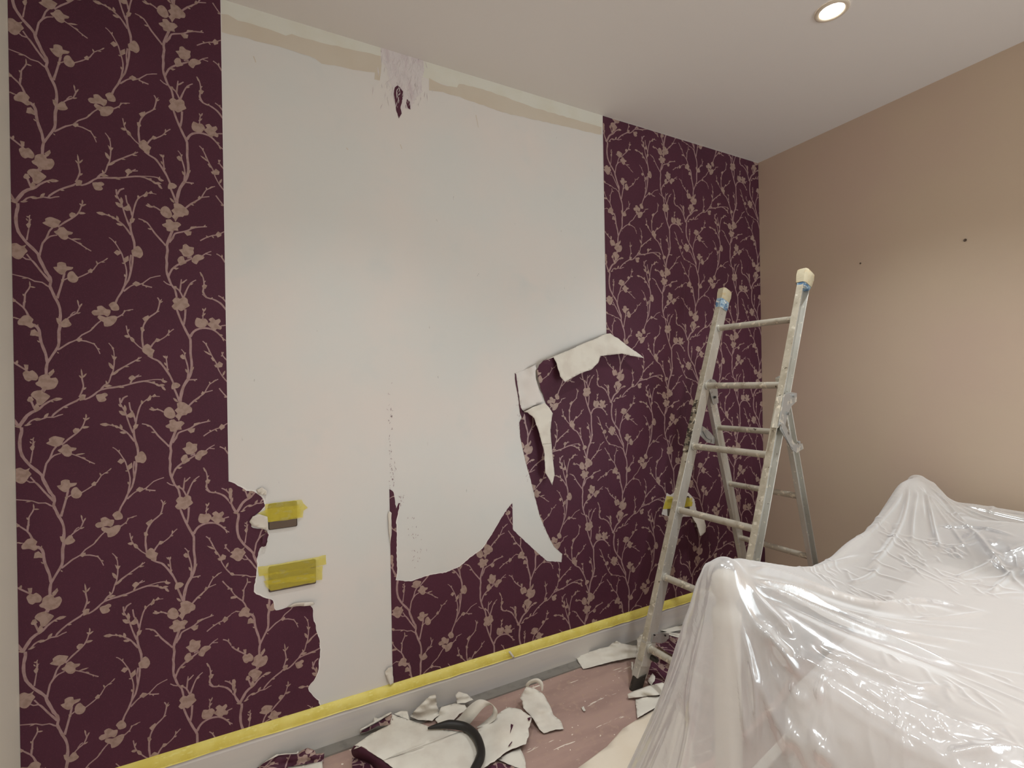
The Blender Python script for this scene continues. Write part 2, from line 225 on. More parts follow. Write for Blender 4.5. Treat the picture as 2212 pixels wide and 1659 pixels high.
# ------------------------------------------------------------------ the blossom-branch print, 0.1 mm units, one repeat of one drop
MOTIF = "S265,-28,82,271,-130,82,232,-342,80,227,-590,80,270,-832,79,351,-987,78,433,-1122,78,562,-1273,77,684,-1437,77,706,-1550,76,789,-1772,75,849,-1934,75,926,-2075,74,948,-2200,73,923,-2328,72,969,-2473,71,1030,-2658,71,1092,-2803,70,1137,-2993,69,1143,-3205,68,1132,-3395,67;S395,55,47,457,138,44,565,197,42,689,186,40,814,238,37,956,230,35,1067,280,32,1164,307,30;P740,235,763,303,806,343,852,355,840,294,807,238,755,212;P532,207,599,229,666,213,713,178,657,150,587,145,527,178;P328,33,383,65,442,71,486,60,443,28,385,7,329,13;P266,-39,205,-40,147,-13,107,22,158,29,219,17,271,-19;S442,-1059,40,467,-889,35,492,-720,30,501,-635,25;P432,-614,494,-532,540,-588,515,-685,469,-702;S493,-636,54,513,-509,40,504,-364,25;P480,-511,503,-471,533,-446,560,-436,546,-470,520,-503,486,-522;P470,-503,447,-489,435,-462,432,-434,452,-440,470,-459,479,-493;P498,-406,471,-409,451,-394,440,-372,461,-364,484,-368,502,-391;P489,-388,495,-354,510,-331,529,-320,529,-347,519,-375,498,-395;P0,-1410,76,-1350,9,-1296,107,-1244,137,-1189,228,-1168,288,-1212,348,-1236,440,-1183,401,-1271,461,-1368,406,-1447,344,-1567,267,-1627,177,-1595,103,-1511,15,-1449;S344,-1536,32,420,-1601,37,527,-1610,41,618,-1726,46,724,-1904,50,816,-2042,55,925,-2201,59;S437,-1454,36,527,-1600,40;P109,-2073,50,-2073,4,-2029,-20,-1970,31,-1958,86,-1979,122,-2040;S97,-2055,32,292,-2100,33,474,-2146,35,596,-2219,36,751,-2237,38,844,-2313,39,923,-2370,41;P464,-2142,414,-2163,362,-2167,322,-2159,361,-2139,413,-2126,463,-2129;S356,-2996,40,373,-2848,39,383,-2703,38,392,-2598,37,470,-2447,37,502,-2362,36;P496,-2390,480,-2333,479,-2270,488,-2220,504,-2263,514,-2324,508,-2387;P498,-2374,542,-2366,585,-2378,615,-2400,580,-2412,536,-2411,496,-2390;P381,-2673,352,-2662,338,-2633,336,-2599,361,-2601,383,-2619,392,-2658;P366,-2849,372,-2820,386,-2806,403,-2803,403,-2826,394,-2846,374,-2858;P781,-513,852,-460,845,-388,949,-320,1044,-338,1187,-402,1170,-458,1104,-594,992,-631,867,-574;P1031,-732,1103,-690,1152,-599,1249,-575,1329,-671,1450,-698,1425,-765,1343,-797,1350,-882,1276,-945,1180,-914,1117,-826,1070,-790;S707,-1466,55,748,-1272,54,781,-1101,52,862,-964,51,927,-745,50,1008,-618,48;S861,-975,41,957,-879,37,1101,-828,34;S1120,-592,49,1283,-421,46,1415,-305,43,1564,-144,40,1632,18,37,1667,153,34,1693,243,31;P1376,-172,1433,-110,1515,-130,1531,-192,1431,-282,1383,-235;P1577,-96,1641,-66,1707,-70,1755,-94,1704,-127,1637,-142,1575,-123;P1643,113,1684,159,1732,182,1773,183,1744,141,1698,105,1648,94;P1667,120,1636,126,1616,149,1607,178,1632,181,1658,168,1675,135;P1681,179,1663,218,1664,263,1677,300,1696,274,1705,233,1696,185;S1342,-872,34,1504,-959,34,1651,-1060,34,1750,-1135,35,1866,-1209,35;P1418,-897,1498,-872,1584,-867,1648,-877,1583,-903,1497,-919,1418,-914;P1654,-1036,1616,-1030,1585,-1008,1566,-981,1595,-981,1630,-994,1659,-1024;P1747,-1106,1760,-1132,1759,-1159,1750,-1182,1737,-1166,1730,-1142,1736,-1110;P1001,-1772,1089,-1753,1091,-1647,1187,-1605,1284,-1638,1299,-1722,1445,-1729,1411,-1807,1297,-1850,1264,-1928,1183,-1978,1087,-1912;P1312,-1977,1362,-1876,1443,-1858,1508,-1959,1564,-2040,1521,-2162,1423,-2192,1326,-2125;S1077,-2676,63,1128,-2482,60,1179,-2265,56,1213,-2113,52,1248,-1929,49;S1205,-2146,37,1319,-2072,38;P1173,-2117,1237,-2090,1236,-2186,1180,-2201;S1556,-2030,38,1673,-1955,36,1791,-1868,33,1910,-1759,31,2013,-1575,29,2151,-1473,26,2238,-1387,24;P1775,-1805,1843,-1733,1901,-1771,1875,-1861,1799,-1868;P2009,-1596,1981,-1567,1969,-1526,1970,-1487,1996,-1504,2017,-1538,2022,-1586;P2077,-1506,2119,-1491,2160,-1493,2190,-1506,2159,-1523,2117,-1530,2077,-1520;P2178,-1446,2201,-1407,2231,-1381,2259,-1370,2245,-1403,2219,-1436,2185,-1457;S16,-2523,32,89,-2682,34,207,-2840,37,341,-2977,40;P40,-2576,5,-2556,-8,-2515,-3,-2469,29,-2476,54,-2505,57,-2558;S1135,-3207,71,1133,-3356,71,1131,-3504,70,1105,-3633,70,1102,-3887,69,1083,-4079,69,977,-4293,68,880,-4483,67,839,-4568,67,814,-4736,66,811,-4946,66;S366,-2831,43,356,-2997,43;S207,-2841,43,341,-2977,46,401,-3078,48,453,-3230,51;P-9,-2773,88,-2757,185,-2771,210,-2831,132,-2846,-2,-2838;P223,-3386,292,-3290,354,-3215,461,-3209,521,-3269,559,-3329,527,-3414,596,-3484,502,-3571,426,-3522,365,-3494,244,-3488;S-16,-3356,25,96,-3300,25,171,-3286,25,276,-3322,25;P233,-3327,189,-3320,148,-3295,121,-3265,157,-3265,200,-3281,237,-3313;S550,-3465,69,641,-3545,68,686,-3690,67,699,-3878,66,744,-4086,65,804,-4295,65,825,-4442,64,839,-4568,63;P636,-3540,629,-3503,637,-3470,651,-3446,660,-3473,660,-3507,646,-3541;P476,-3780,501,-3634,579,-3599,655,-3691,669,-3816,592,-3787,530,-3789;P683,-3982,655,-3972,635,-3947,626,-3919,649,-3921,673,-3937,690,-3970;P1046,-3253,1118,-3250,1149,-3334,1132,-3441,1084,-3421,1061,-3359;P1157,-3376,1255,-3254,1327,-3283,1343,-3346,1390,-3430,1325,-3497,1211,-3522,1147,-3482;S1295,-3263,41,1394,-3162,39,1510,-3080,36,1578,-2904,33,1620,-2815,31;S1569,-2905,30,1530,-2735,27;P1503,-3097,1537,-3068,1575,-3059,1605,-3063,1581,-3089,1545,-3109,1506,-3111;S1361,-3163,26,1428,-3074,26,1485,-3049,27;P1578,-2894,1589,-2846,1613,-2809,1640,-2788,1636,-2827,1619,-2870,1589,-2903;P1550,-2807,1528,-2770,1521,-2725,1526,-2687,1547,-2712,1562,-2752,1562,-2801;S1074,-4185,45,1204,-4076,44,1335,-3967,42,1499,-3877,41,1616,-3733,40,1801,-3608,39,1887,-3496,38,1990,-3361,36,2110,-3246,35;P1827,-3549,1852,-3499,1889,-3468,1925,-3457,1910,-3500,1879,-3542,1836,-3564;P1483,-3898,1549,-3828,1615,-3819,1623,-3895,1548,-3944;S1581,-3896,38,1714,-3914,36,1813,-3955,34,1897,-3996,32,1979,-4147,29,2029,-4288,27;P1842,-3968,1875,-3959,1905,-3968,1926,-3985,1902,-3997,1871,-3998,1841,-3982;P1961,-4106,1994,-4112,2021,-4133,2037,-4159,2011,-4160,1981,-4147,1956,-4118;P1056,-4240,1080,-4247,1093,-4265,1099,-4288,1080,-4289,1063,-4278,1050,-4251;P1846,-3041,1910,-2972,1987,-2967,1976,-2870,2082,-2831,2158,-2892,2209,-2933,2295,-2950,2276,-3083,2215,-3153,2146,-3112,2044,-3117,1908,-3135;P1984,-3186,2035,-3118,2180,-3176,2318,-3125,2449,-3141,2420,-3297,2297,-3435,2142,-3453,2126,-3333,2042,-3271;P2254,-2798,2324,-2717,2411,-2700,2496,-2828,2495,-2939,2407,-2966,2321,-2949,2287,-2862;P575,-5143,637,-5091,655,-4966,780,-4894,874,-4915,905,-5010,1016,-4990,1070,-5097,1045,-5202,980,-5307,837,-5346,728,-5323,682,-5259,605,-5216;P310,-4860,380,-4788,456,-4809,518,-4778,609,-4882,639,-4987,591,-5070,499,-5059,437,-5099,361,-5047,332,-4964;P851,-4863,972,-4736,994,-4821,937,-4926,889,-4968;S1,-4409,42,81,-4510,43,170,-4592,45,290,-4695,46,410,-4798,47;P166,-4603,161,-4551,180,-4514,211,-4494,222,-4536,216,-4581,186,-4613;P61,-4496,50,-4469,55,-4444,67,-4425,79,-4444,83,-4468,72,-4496;P336,-4612,435,-4622,426,-4757,365,-4767;P478,-5464,541,-5382,681,-5354,743,-5407,882,-5516,866,-5579,802,-5661,691,-5783,598,-5759,584,-5633,493,-5526;P392,-5627,431,-5535,493,-5526,538,-5632,476,-5692,407,-5669;S476,-5651,54,535,-5840,54,580,-5967,54;S727,-5386,91,783,-5293,92;P535,-5840,583,-5737,652,-5813,627,-5948,564,-5987;S379,-6083,81,487,-5984,72,643,-5896,64,738,-5785,55,896,-5664,46,1040,-5605,37;P938,-5617,1014,-5578,1097,-5581,1162,-5611,1102,-5654,1020,-5675,941,-5651;P878,-5654,916,-5658,949,-5679,971,-5706,942,-5709,906,-5697,874,-5668;S223,-6364,80,301,-6224,81,387,-6073,81;S201,-6363,71,120,-6194,65,70,-6048,58,64,-5884,52,74,-5720,46;P-9,-5554,69,-5525,112,-5619,89,-5710,104,-5731,64,-5884,20,-5882,-9,-5758;P68,-6009,65,-5940,85,-5877,114,-5836,123,-5893,115,-5961,85,-6017;S-69,-5878,32,62,-6068,32;S922,-6129,48,955,-6067,48,1181,-5854,48,1476,-5682,48,1542,-5619,48,1674,-5645,48,1843,-5541,48,1946,-5435,48,2031,-5371,47,2255,-5314,48,2516,-5264,48;P1535,-5555,1610,-5492,1688,-5511,1661,-5655,1541,-5688;S1535,-5576,46,1612,-5363,44,1633,-5233,42,1607,-5060,40,1600,-4974,38;P1610,-5014,1585,-4919,1578,-4812,1585,-4730,1610,-4806,1627,-4910,1625,-5011;P1608,-4998,1634,-4938,1675,-4893,1714,-4871,1698,-4923,1664,-4977,1618,-5011;P1607,-5028,1569,-5006,1543,-4966,1531,-4926,1563,-4938,1596,-4968,1616,-5015;P1612,-5345,1636,-5304,1670,-5288,1703,-5292,1688,-5331,1660,-5360,1620,-5365;P1176,-5855,1215,-5840,1254,-5848,1283,-5868,1253,-5886,1214,-5891,1176,-5873;P1919,-5521,2047,-5492,2132,-5461,2192,-5507,2182,-5561,2131,-5593,2164,-5660,2112,-5724,1992,-5731,1943,-5653;S2031,-5371,51,2118,-5241,48,2222,-5155,45,2277,-4957,42,2331,-4803,39,2360,-4582,36,2362,-4405,33,2356,-4207,30,2306,-4053,27,2238,-3955,24;P2084,-5274,2222,-5210,2307,-5256,2186,-5304;P2182,-5209,2155,-5175,2147,-5133,2153,-5094,2178,-5116,2196,-5153,2197,-5201;P2294,-4307,2354,-4361,2432,-4372,2378,-4483,2327,-4428;P2323,-4753,2263,-4701,2231,-4619,2225,-4541,2280,-4575,2329,-4642,2346,-4732;P2305,-4108,2337,-4070,2369,-4113,2331,-4158;S2279,-4935,59,2455,-4781,52,2668,-4626,44,2866,-4490,36,3030,-4376,28;P2287,-4916,2342,-4844,2417,-4800,2481,-4786,2440,-4851,2374,-4913,2298,-4940;P2592,-4663,2641,-4650,2690,-4655,2727,-4670,2690,-4685,2640,-4690,2592,-4677;P2870,-4482,2923,-4467,2977,-4473,3017,-4489,2976,-4506,2922,-4512,2870,-4498;P2912,-4468,2926,-4419,2954,-4381,2982,-4360,2975,-4401,2955,-4445,2922,-4477;S3999,-5808,89,4041,-5530,87,4103,-5298,85,4202,-5112,84,4283,-4949,82,4325,-4738,80,4328,-4503,78,4303,-4222,75,4309,-3799,73,4224,-3591,71,4130,-3360,68,4037,-3108,66,3955,-2833,64;S4131,-3314,60,4172,-3101,58,4186,-2820,56;P3822,-2748,3890,-2652,3844,-2562,3951,-2439,4046,-2490,4143,-2425,4249,-2488,4257,-2605,4305,-2696,4216,-2772,4137,-2846,4059,-2886,3983,-2832,3906,-2859;S4310,-3705,73,4361,-3586,69,4461,-3477,64,4640,-3411,60,4821,-3416,55,4982,-3481,50,5123,-3620,46,5224,-3750,41,5296,-3801,36;P5099,-3599,5145,-3590,5186,-3605,5215,-3631,5179,-3644,5136,-3642,5095,-3617;P5198,-3704,5227,-3744,5238,-3791,5236,-3832,5209,-3806,5189,-3764,5185,-3711;P4434,-3254,4486,-3074,4605,-3109,4725,-3094,4804,-3214,4762,-3299,4701,-3385,4601,-3400,4482,-3370;P4763,-3263,4865,-3199,4815,-3118,4928,-3048,5008,-3133,5111,-3080,5155,-3174,5087,-3273,5179,-3342,5147,-3444,5044,-3419,4962,-3489,4862,-3378,4802,-3321;S4655,-3102,35,4667,-2935,33,4689,-2815,31;P4626,-3017,4653,-2962,4695,-2928,4736,-2915,4720,-2962,4686,-3007,4637,-3032;P4685,-2862,4654,-2835,4642,-2798,4644,-2761,4671,-2776,4693,-2806,4698,-2852;P4689,-2853,4695,-2802,4718,-2760,4746,-2735,4748,-2776,4734,-2822,4703,-2860;S5148,-3319,36,5293,-3289,36;S3990,-5784,68,3907,-5526,63,3843,-5340,59;P3807,-5200,3874,-5178,3950,-5191,4020,-5261,3948,-5353,3871,-5363,3804,-5397,3776,-5338;S3845,-5224,55,3762,-4992,55,3670,-4807,56,3542,-4600,56,3450,-4486,57,3322,-4419,57,3194,-4318,57;S3690,-4784,42,3674,-4577,39,3657,-4392,36,3630,-4324,33;P3657,-4416,3614,-4398,3584,-4361,3570,-4320,3605,-4328,3642,-4354,3667,-4400;P3657,-4420,3652,-4375,3665,-4338,3688,-4314,3698,-4347,3695,-4388,3673,-4424;P3660,-4646,3623,-4619,3605,-4575,3602,-4533,3634,-4548,3663,-4582,3674,-4633;P3661,-4818,3671,-4773,3696,-4745,3725,-4734,3723,-4771,3706,-4807,3673,-4830;P3051,-4150,3089,-4036,3181,-3955,3272,-4032,3289,-4100,3366,-4156,3324,-4259,3313,-4373,3231,-4351,3140,-4284,3068,-4218;S3078,-4138,41,2962,-4039,38,2856,-3906,36,2751,-3752,33,2700,-3620,30,2667,-3409,28;P2847,-3924,2786,-3889,2754,-3818,2750,-3745,2806,-3763,2856,-3816,2872,-3899;P2745,-3769,2690,-3786,2641,-3764,2609,-3722,2653,-3698,2705,-3698,2750,-3739;P2681,-3622,2688,-3568,2713,-3525,2743,-3501,2743,-3545,2728,-3594,2695,-3631;S3079,-4082,53,3055,-3834,51,3058,-3608,48,3098,-3380,46,3173,-3218,44,3266,-3100,42,3434,-2954,40,3493,-2768,38,3514,-2606,36,3459,-2491,33;P3015,-3451,3079,-3426,3123,-3537,3058,-3608,3023,-3541;P3065,-3167,3138,-3106,3221,-3061,3247,-3146,3191,-3217,3118,-3255;P3505,-2643,3519,-2592,3546,-2550,3574,-2524,3567,-2565,3547,-2612,3515,-2650;P3501,-2662,3532,-2623,3570,-2600,3602,-2593,3582,-2626,3548,-2658,3507,-2674;P3418,-2938,3449,-2912,3483,-2907,3510,-2915,3488,-2940,3457,-2956,3421,-2953;S3271,-4055,45,3366,-3894,42,3515,-3821,39,3667,-3702,36,3744,-3584,33,3869,-3468,30;P3366,-3871,3414,-3773,3497,-3799,3515,-3848,3440,-3896;P3698,-3672,3721,-3647,3747,-3642,3769,-3651,3755,-3675,3732,-3691,3701,-3687;P3736,-3603,3720,-3561,3725,-3519,3742,-3486,3759,-3516,3766,-3557,3752,-3602;S4213,-5042,51,4236,-4785,46,4201,-4551,41,4155,-4364,36,4137,-4224,31,4058,-4114,26;P4020,-4319,4088,-4265,4155,-4341,4163,-4434,4086,-4428,4035,-4377;P4215,-4880,4173,-4844,4155,-4790,4156,-4739,4194,-4760,4226,-4804,4234,-4866;P4127,-4270,4136,-4233,4157,-4214,4182,-4209,4181,-4239,4168,-4267,4138,-4282;P4303,-4808,4317,-4744,4353,-4695,4392,-4668,4387,-4722,4363,-4780,4319,-4821;S4202,-5101,51,4339,-5090,46,4418,-5091,40,4472,-5080,35;P4377,-5086,4405,-5091,4422,-5111,4430,-5136,4408,-5138,4386,-5127,4370,-5098;S2257,-5314,51,2536,-5271,49,2803,-5186,48,3074,-5122,46,3274,-5170,44,3421,-5240,42,3569,-5312,40,3624,-5416,38;S3074,-5117,33,3313,-5079,34,3517,-5081,36,3666,-5157,38;P3516,-5104,3573,-5025,3591,-5105,3675,-5152,3609,-5186,3553,-5162;P3366,-5191,3425,-5203,3473,-5246,3501,-5296,3452,-5294,3397,-5268,3356,-5213;P3472,-5229,3526,-5214,3580,-5227,3618,-5256,3576,-5275,3522,-5278,3471,-5252;P3534,-5299,3579,-5327,3607,-5374,3619,-5421,3581,-5405,3544,-5368,3522,-5313;P3247,-5147,3349,-5130,3370,-5171,3293,-5193;P2698,-5028,2789,-4934,2859,-4984,2880,-5029,2804,-5096,2767,-5185,2723,-5173,2751,-5095;S2850,-5007,36,2965,-4922,28;S2886,-4996,32,3018,-4959,28;P2427,-5269,2491,-5262,2554,-5282,2600,-5313,2549,-5325,2484,-5319,2425,-5289;S5328,-5198,36,5186,-5003,36,5066,-4762,36,5008,-4547,36,4909,-4356,35,4791,-4072,35,4713,-3907,35,4640,-3833,35;P4945,-4619,5027,-4583,5090,-4493,5196,-4570,5170,-4678,5067,-4702,4985,-4690;P4880,-4309,4793,-4271,4712,-4207,4659,-4145,4731,-4170,4818,-4221,4889,-4292;P4858,-4380,4909,-4344,4969,-4427,4998,-4511,4907,-4475;P5174,-4956,5183,-4886,5217,-4831,5258,-4799,5258,-4856,5237,-4920,5193,-4968;P4799,-4143,4830,-4144,4849,-4164,4857,-4191,4832,-4198,4808,-4190,4791,-4159;P4724,-3983,4718,-3941,4729,-3903,4749,-3877,4759,-3909,4758,-3948,4738,-3986;S5318,-4468,36,5196,-4305,36,5173,-4180,36;P5202,-4317,5176,-4331,5154,-4326,5137,-4310,5154,-4294,5176,-4288,5202,-4302;P5177,-4246,5182,-4209,5200,-4186,5224,-4176,5226,-4205,5216,-4234,5189,-4255;S5077,-5382,36,5178,-5533,38,5300,-5693,40;P5295,-5690,5259,-5702,5226,-5694,5203,-5673,5228,-5657,5262,-5654,5296,-5673;P3916,532,3993,567,4108,558,4223,463,4319,361,4298,229,4200,202,4160,150,4044,133,3965,-30,3928,46,3863,129,3930,209,3856,314,3933,395;P3571,201,3592,342,3687,426,3781,395,3855,267,3872,131,3776,47,3645,97;P3613,-160,3717,-99,3709,-8,3833,28,3908,-50,4023,-33,4112,-114,4020,-220,4034,-311,3942,-312,3846,-359,3733,-351,3715,-261,3640,-225;S3875,-332,85,3786,-598,81,3726,-813,77,3743,-973,74,3711,-1207,71,3718,-1391,67,3705,-1623,64,3750,-1826,61,3822,-2051,57,3916,-2206,54,3960,-2447,51;S3898,-2126,51,4030,-2221,51,4124,-2447,51;S3784,-714,63,3881,-563,59,3941,-416,54,4095,-350,49,4271,-280,45,4390,-193,40,4568,-122,36,4813,-76,31;P4183,-338,4290,-284,4392,-287,4367,-408,4269,-444;P4340,-205,4371,-132,4533,-98,4468,-183;P4718,-97,4726,-55,4749,-27,4776,-14,4775,-47,4762,-81,4731,-106;S3698,-828,55,3559,-650,51,3413,-462,47,3341,-335,43,3233,-168,40,3107,-95,36,3013,-70,33;P3354,-371,3306,-380,3264,-367,3234,-343,3271,-329,3316,-330,3357,-353;P3197,-167,3158,-167,3131,-142,3117,-109,3149,-101,3182,-112,3206,-148;S4222,428,52,4381,606,48,4541,737,44,4682,879,39,4806,1126,35,5056,1294,31;P4379,612,4419,616,4449,598,4468,570,4436,560,4401,565,4373,594;P4431,643,4463,697,4508,727,4550,736,4529,688,4491,645,4441,625;P4568,825,4613,908,4686,849,4621,774;S4682,867,35,4894,926,31;P4822,1143,4800,1161,4795,1189,4802,1217,4823,1208,4837,1187,4835,1152;P4878,1185,4913,1238,4959,1273,5000,1288,4977,1243,4937,1198,4886,1171;S3572,270,38,3461,345,39,3351,362,40,3213,386,41;P3371,328,3301,318,3236,341,3192,379,3249,396,3319,391,3377,354;P3451,322,3418,336,3398,367,3391,399,3418,394,3445,373,3461,334;P3322,353,3280,368,3251,404,3237,444,3273,439,3309,414,3332,369;P3932,567,3875,598,3835,655,3817,713,3867,696,3917,653,3947,587;P4039,-916,4136,-881,4147,-763,4236,-711,4322,-789,4444,-799,4429,-895,4441,-988,4377,-1077,4278,-1123,4162,-1112,4105,-1002;P3996,-1246,4065,-1134,4162,-1124,4184,-1227,4241,-1314,4158,-1370,4061,-1426,4024,-1337;P4375,-1230,4436,-1082,4556,-1010,4718,-1064,4693,-1150,4572,-1221,4511,-1339,4413,-1297;S3750,-1815,63,3848,-1563,60,4003,-1408,57,4218,-1270,55,4395,-1157,52;P3858,-1527,3945,-1496,4035,-1510,3963,-1570;S4674,-1045,39,4776,-950,35,4923,-869,31;S4756,-964,35,4921,-994,31;S4258,-1160,39,4386,-1111,39;S3813,-2080,42,3709,-2037,36,3622,-1959,29;P3889,-2092,3955,-2091,3977,-2159,3916,-2178;S4049,-2254,47,4071,-2054,38,4093,-1861,30;S4078,-2007,43,4239,-1860,30;P4083,-1983,4118,-1942,4161,-1922,4198,-1920,4174,-1956,4136,-1987,4089,-1999;S4143,-2446,56,4244,-2158,46,4345,-1962,36,4488,-1851,26;P4306,-2019,4340,-1983,4379,-1966,4412,-1966,4390,-1998,4354,-2025,4312,-2034;S4597,-1586,35,4665,-1698,37,4702,-1885,40,4700,-2051,42,4678,-2219,45,4775,-2402,47,4936,-2439,50,5098,-2524,53,5200,-2614,56,5311,-2777,58;P4646,-2032,4701,-1963,4795,-2008,4739,-2124,4669,-2106;P4659,-1739,4620,-1696,4601,-1639,4600,-1586,4636,-1613,4666,-1663,4676,-1727;P4671,-2288,4649,-2247,4645,-2202,4653,-2163,4675,-2191,4688,-2233,4685,-2283;S4759,-2408,35,4652,-2297,31;P4866,-2446,4887,-2408,4916,-2388,4944,-2383,4934,-2415,4910,-2445,4875,-2459;P4697,-1908,4711,-1875,4732,-1858,4755,-1854,4750,-1881,4734,-1905,4706,-1919;S5097,-2315,40,5224,-2396,43,5325,-2534,45;P5215,-2413,5210,-2379,5222,-2354,5242,-2338,5251,-2362,5249,-2390,5228,-2417;S4618,-560,39,4763,-452,37,4967,-343,35,5069,-317,33,5318,-164,32;P5049,-296,5122,-186,5218,-250,5213,-323,5109,-396;P4845,-434,4809,-426,4787,-401,4777,-371,4806,-370,4834,-385,4853,-419;P4948,-346,4981,-364,4998,-396,5003,-430,4975,-423,4949,-399,4937,-358;S5064,-937,40,5202,-1023,40,5303,-1201,40;P5215,-1066,5199,-1023,5204,-979,5220,-944,5238,-973,5244,-1016,5231,-1063;S2904,-1046,69,2898,-822,65,2847,-604,61,2814,-406,56,2808,-227,52,2854,-86,49,2874,52,45,2932,330,41,3007,545,37,3154,683,33,3283,772,29,3477,766,25;P2823,-1078,2895,-1025,2932,-953,3005,-922,3085,-1025,3113,-1180,3036,-1295,2946,-1266,2857,-1242;P2791,-140,2837,-66,2930,-86,2892,-193,2834,-246;P3025,538,2995,572,2992,619,3007,664,3037,643,3054,604,3046,549;P3135,657,3229,825,3268,770,3245,664,3171,624;P3264,769,3348,852,3388,790,3319,744;S2856,4,49,2805,243,46,2736,389,43,2709,608,40;P2636,217,2717,274,2789,353,2834,158,2733,127,2671,151;S2788,-342,44,2695,-42,43,2636,194,42,2577,386,42,2492,572,41,2482,748,40;S2506,596,44,2564,740,42,2674,808,40;P2604,203,2528,217,2474,280,2450,355,2517,355,2585,318,2624,238;P2598,302,2565,375,2567,463,2592,537,2628,483,2645,401,2626,311;P2505,463,2468,485,2447,526,2442,568,2474,558,2504,527,2518,477;S2820,-607,48,2725,-440,47,2638,-318,45,2534,-222,44,2396,-119,42,2207,-59,41,2016,-33,39;P2208,-77,2126,-99,2049,-75,1996,-28,2063,1,2145,2,2215,-42;P2613,-348,2551,-358,2496,-332,2461,-291,2512,-273,2572,-279,2620,-321;P2505,-236,2468,-184,2463,-113,2478,-50,2516,-86,2539,-148,2530,-224;P2437,-172,2388,-168,2353,-132,2336,-87,2377,-81,2421,-100,2449,-149;P2324,-119,2291,-104,2275,-71,2273,-34,2301,-39,2326,-62,2336,-105;S2394,-2809,51,2467,-2582,52,2575,-2375,52,2630,-2215,52,2739,-2005,52,2796,-1753,52,2844,-1479,53,2857,-1209,53;S2630,-2237,44,2697,-1852,42,2683,-1607,39,2641,-1433,37,2591,-1216,34,2523,-1068,31,2437,-900,29,2335,-780,26,2287,-748,24;P2395,-1193,2470,-1103,2569,-1151,2577,-1195,2485,-1276;P2633,-1345,2749,-1247,2760,-1398,2658,-1487;P2430,-910,2423,-875,2433,-845,2451,-824,2461,-849,2461,-880,2443,-912;S2797,-1708,44,2782,-1441,40,2812,-1214,36;P2664,-1921,2637,-1897,2631,-1861,2639,-1826,2665,-1839,2682,-1867,2680,-1911;P2661,-1511,2628,-1521,2599,-1510,2580,-1490,2605,-1477,2636,-1476,2664,-1496;S2619,-2360,44,2772,-2203,41,2898,-2126,38,3079,-2089,35,3283,-1890,32,3547,-1798,29;S3079,-2123,41,3206,-2158,39,3325,-2183,37;P2832,-2109,2918,-2019,3011,-2060,3028,-2127,2933,-2186;P3070,-2089,3120,-2058,3106,-2150;P3173,-2140,3191,-2160,3194,-2184,3188,-2207,3171,-2197,3160,-2178,3162,-2146;S2442,-3175,40,2583,-3067,35,2656,-2952,29,2848,-2903,24;P2612,-3015,2606,-2978,2617,-2947,2635,-2927,2645,-2954,2644,-2987,2625,-3018;P2702,-2944,2735,-2919,2770,-2911,2799,-2916,2776,-2940,2742,-2957,2705,-2958;P2563,-3082,2585,-3077,2599,-3088,2606,-3107,2590,-3117,2573,-3115,2559,-3095"
PIECES = []     # (polygon, kind): 1 = branch, 2 = petal or bud
for _s in MOTIF.split(';'):
    _r = [int(x)*1e-4 for x in _s[1:].split(',')]
    if _s[0] == 'S':
        c = [(_r[i], _r[i+1], _r[i+2]) for i in range(0, len(_r), 3)]
        # round the centre line, then make a tapering ribbon of quads
        d = []
        for i in range(len(c)-1):
            p0 = c[max(0, i-1)]; p1 = c[i]; p2 = c[i+1]; p3 = c[min(len(c)-1, i+2)]
            for t in ((0,) if math.hypot(p2[0]-p1[0], p2[1]-p1[1]) < .012 else (0, .5)):
                d.append(tuple(.5*((2*p1[k])+(-p0[k]+p2[k])*t+(2*p0[k]-5*p1[k]+4*p2[k]-p3[k])*t*t+(-p0[k]+3*p1[k]-3*p2[k]+p3[k])*t**3) for k in range(3)))
        c = d+[c[-1]]; l = []; r2 = []
        for i, (x, y, wd) in enumerate(c):
            a = c[max(0, i-1)]; b = c[min(len(c)-1, i+1)]; dx, dy = b[0]-a[0], b[1]-a[1]; q = math.hypot(dx, dy) or 1
            wd *= random.uniform(.82, 1.12)
            l.append((x-dy/q*wd/2, y+dx/q*wd/2)); r2.append((x+dy/q*wd/2, y-dx/q*wd/2))
        for i in range(len(c)-1): PIECES.append(([l[i], l[i+1], r2[i+1], r2[i]], 1))
    else:
        p = [(_r[i], _r[i+1]) for i in range(0, len(_r), 2)]
        if len(p) > 7:   # round the traced petals
            q = []
            for i in range(len(p)):
                p0, p1, p2, p3 = p[i-1], p[i], p[(i+1) % len(p)], p[(i+2) % len(p)]
                for t in (0, .5): q.append(tuple(.5*((2*p1[k])+(-p0[k]+p2[k])*t+(2*p0[k]-5*p1[k]+4*p2[k]-p3[k])*t*t+(-p0[k]+3*p1[k]-3*p2[k]+p3[k])*t**3) for k in range(2)))
            p = q
        PIECES.append((p, 2))
def ccw(p):
    a = sum(p[i-1][0]*p[i][1]-p[i][0]*p[i-1][1] for i in range(len(p)))
    return list(p) if a > 0 else list(p)[::-1]
def inside(poly, pts):
    P = np.array(poly); X, Y = np.array(pts, dtype=float).T; c = np.zeros(len(X), bool); x0, y0 = P[-1]
    for x1, y1 in P:
        if y0 != y1:
            k = ((y0 > Y) != (y1 > Y)) & (X < (x1-x0)*(Y-y0)/(y1-y0)+x0); c ^= k
        x0, y0 = x1, y1
    return c
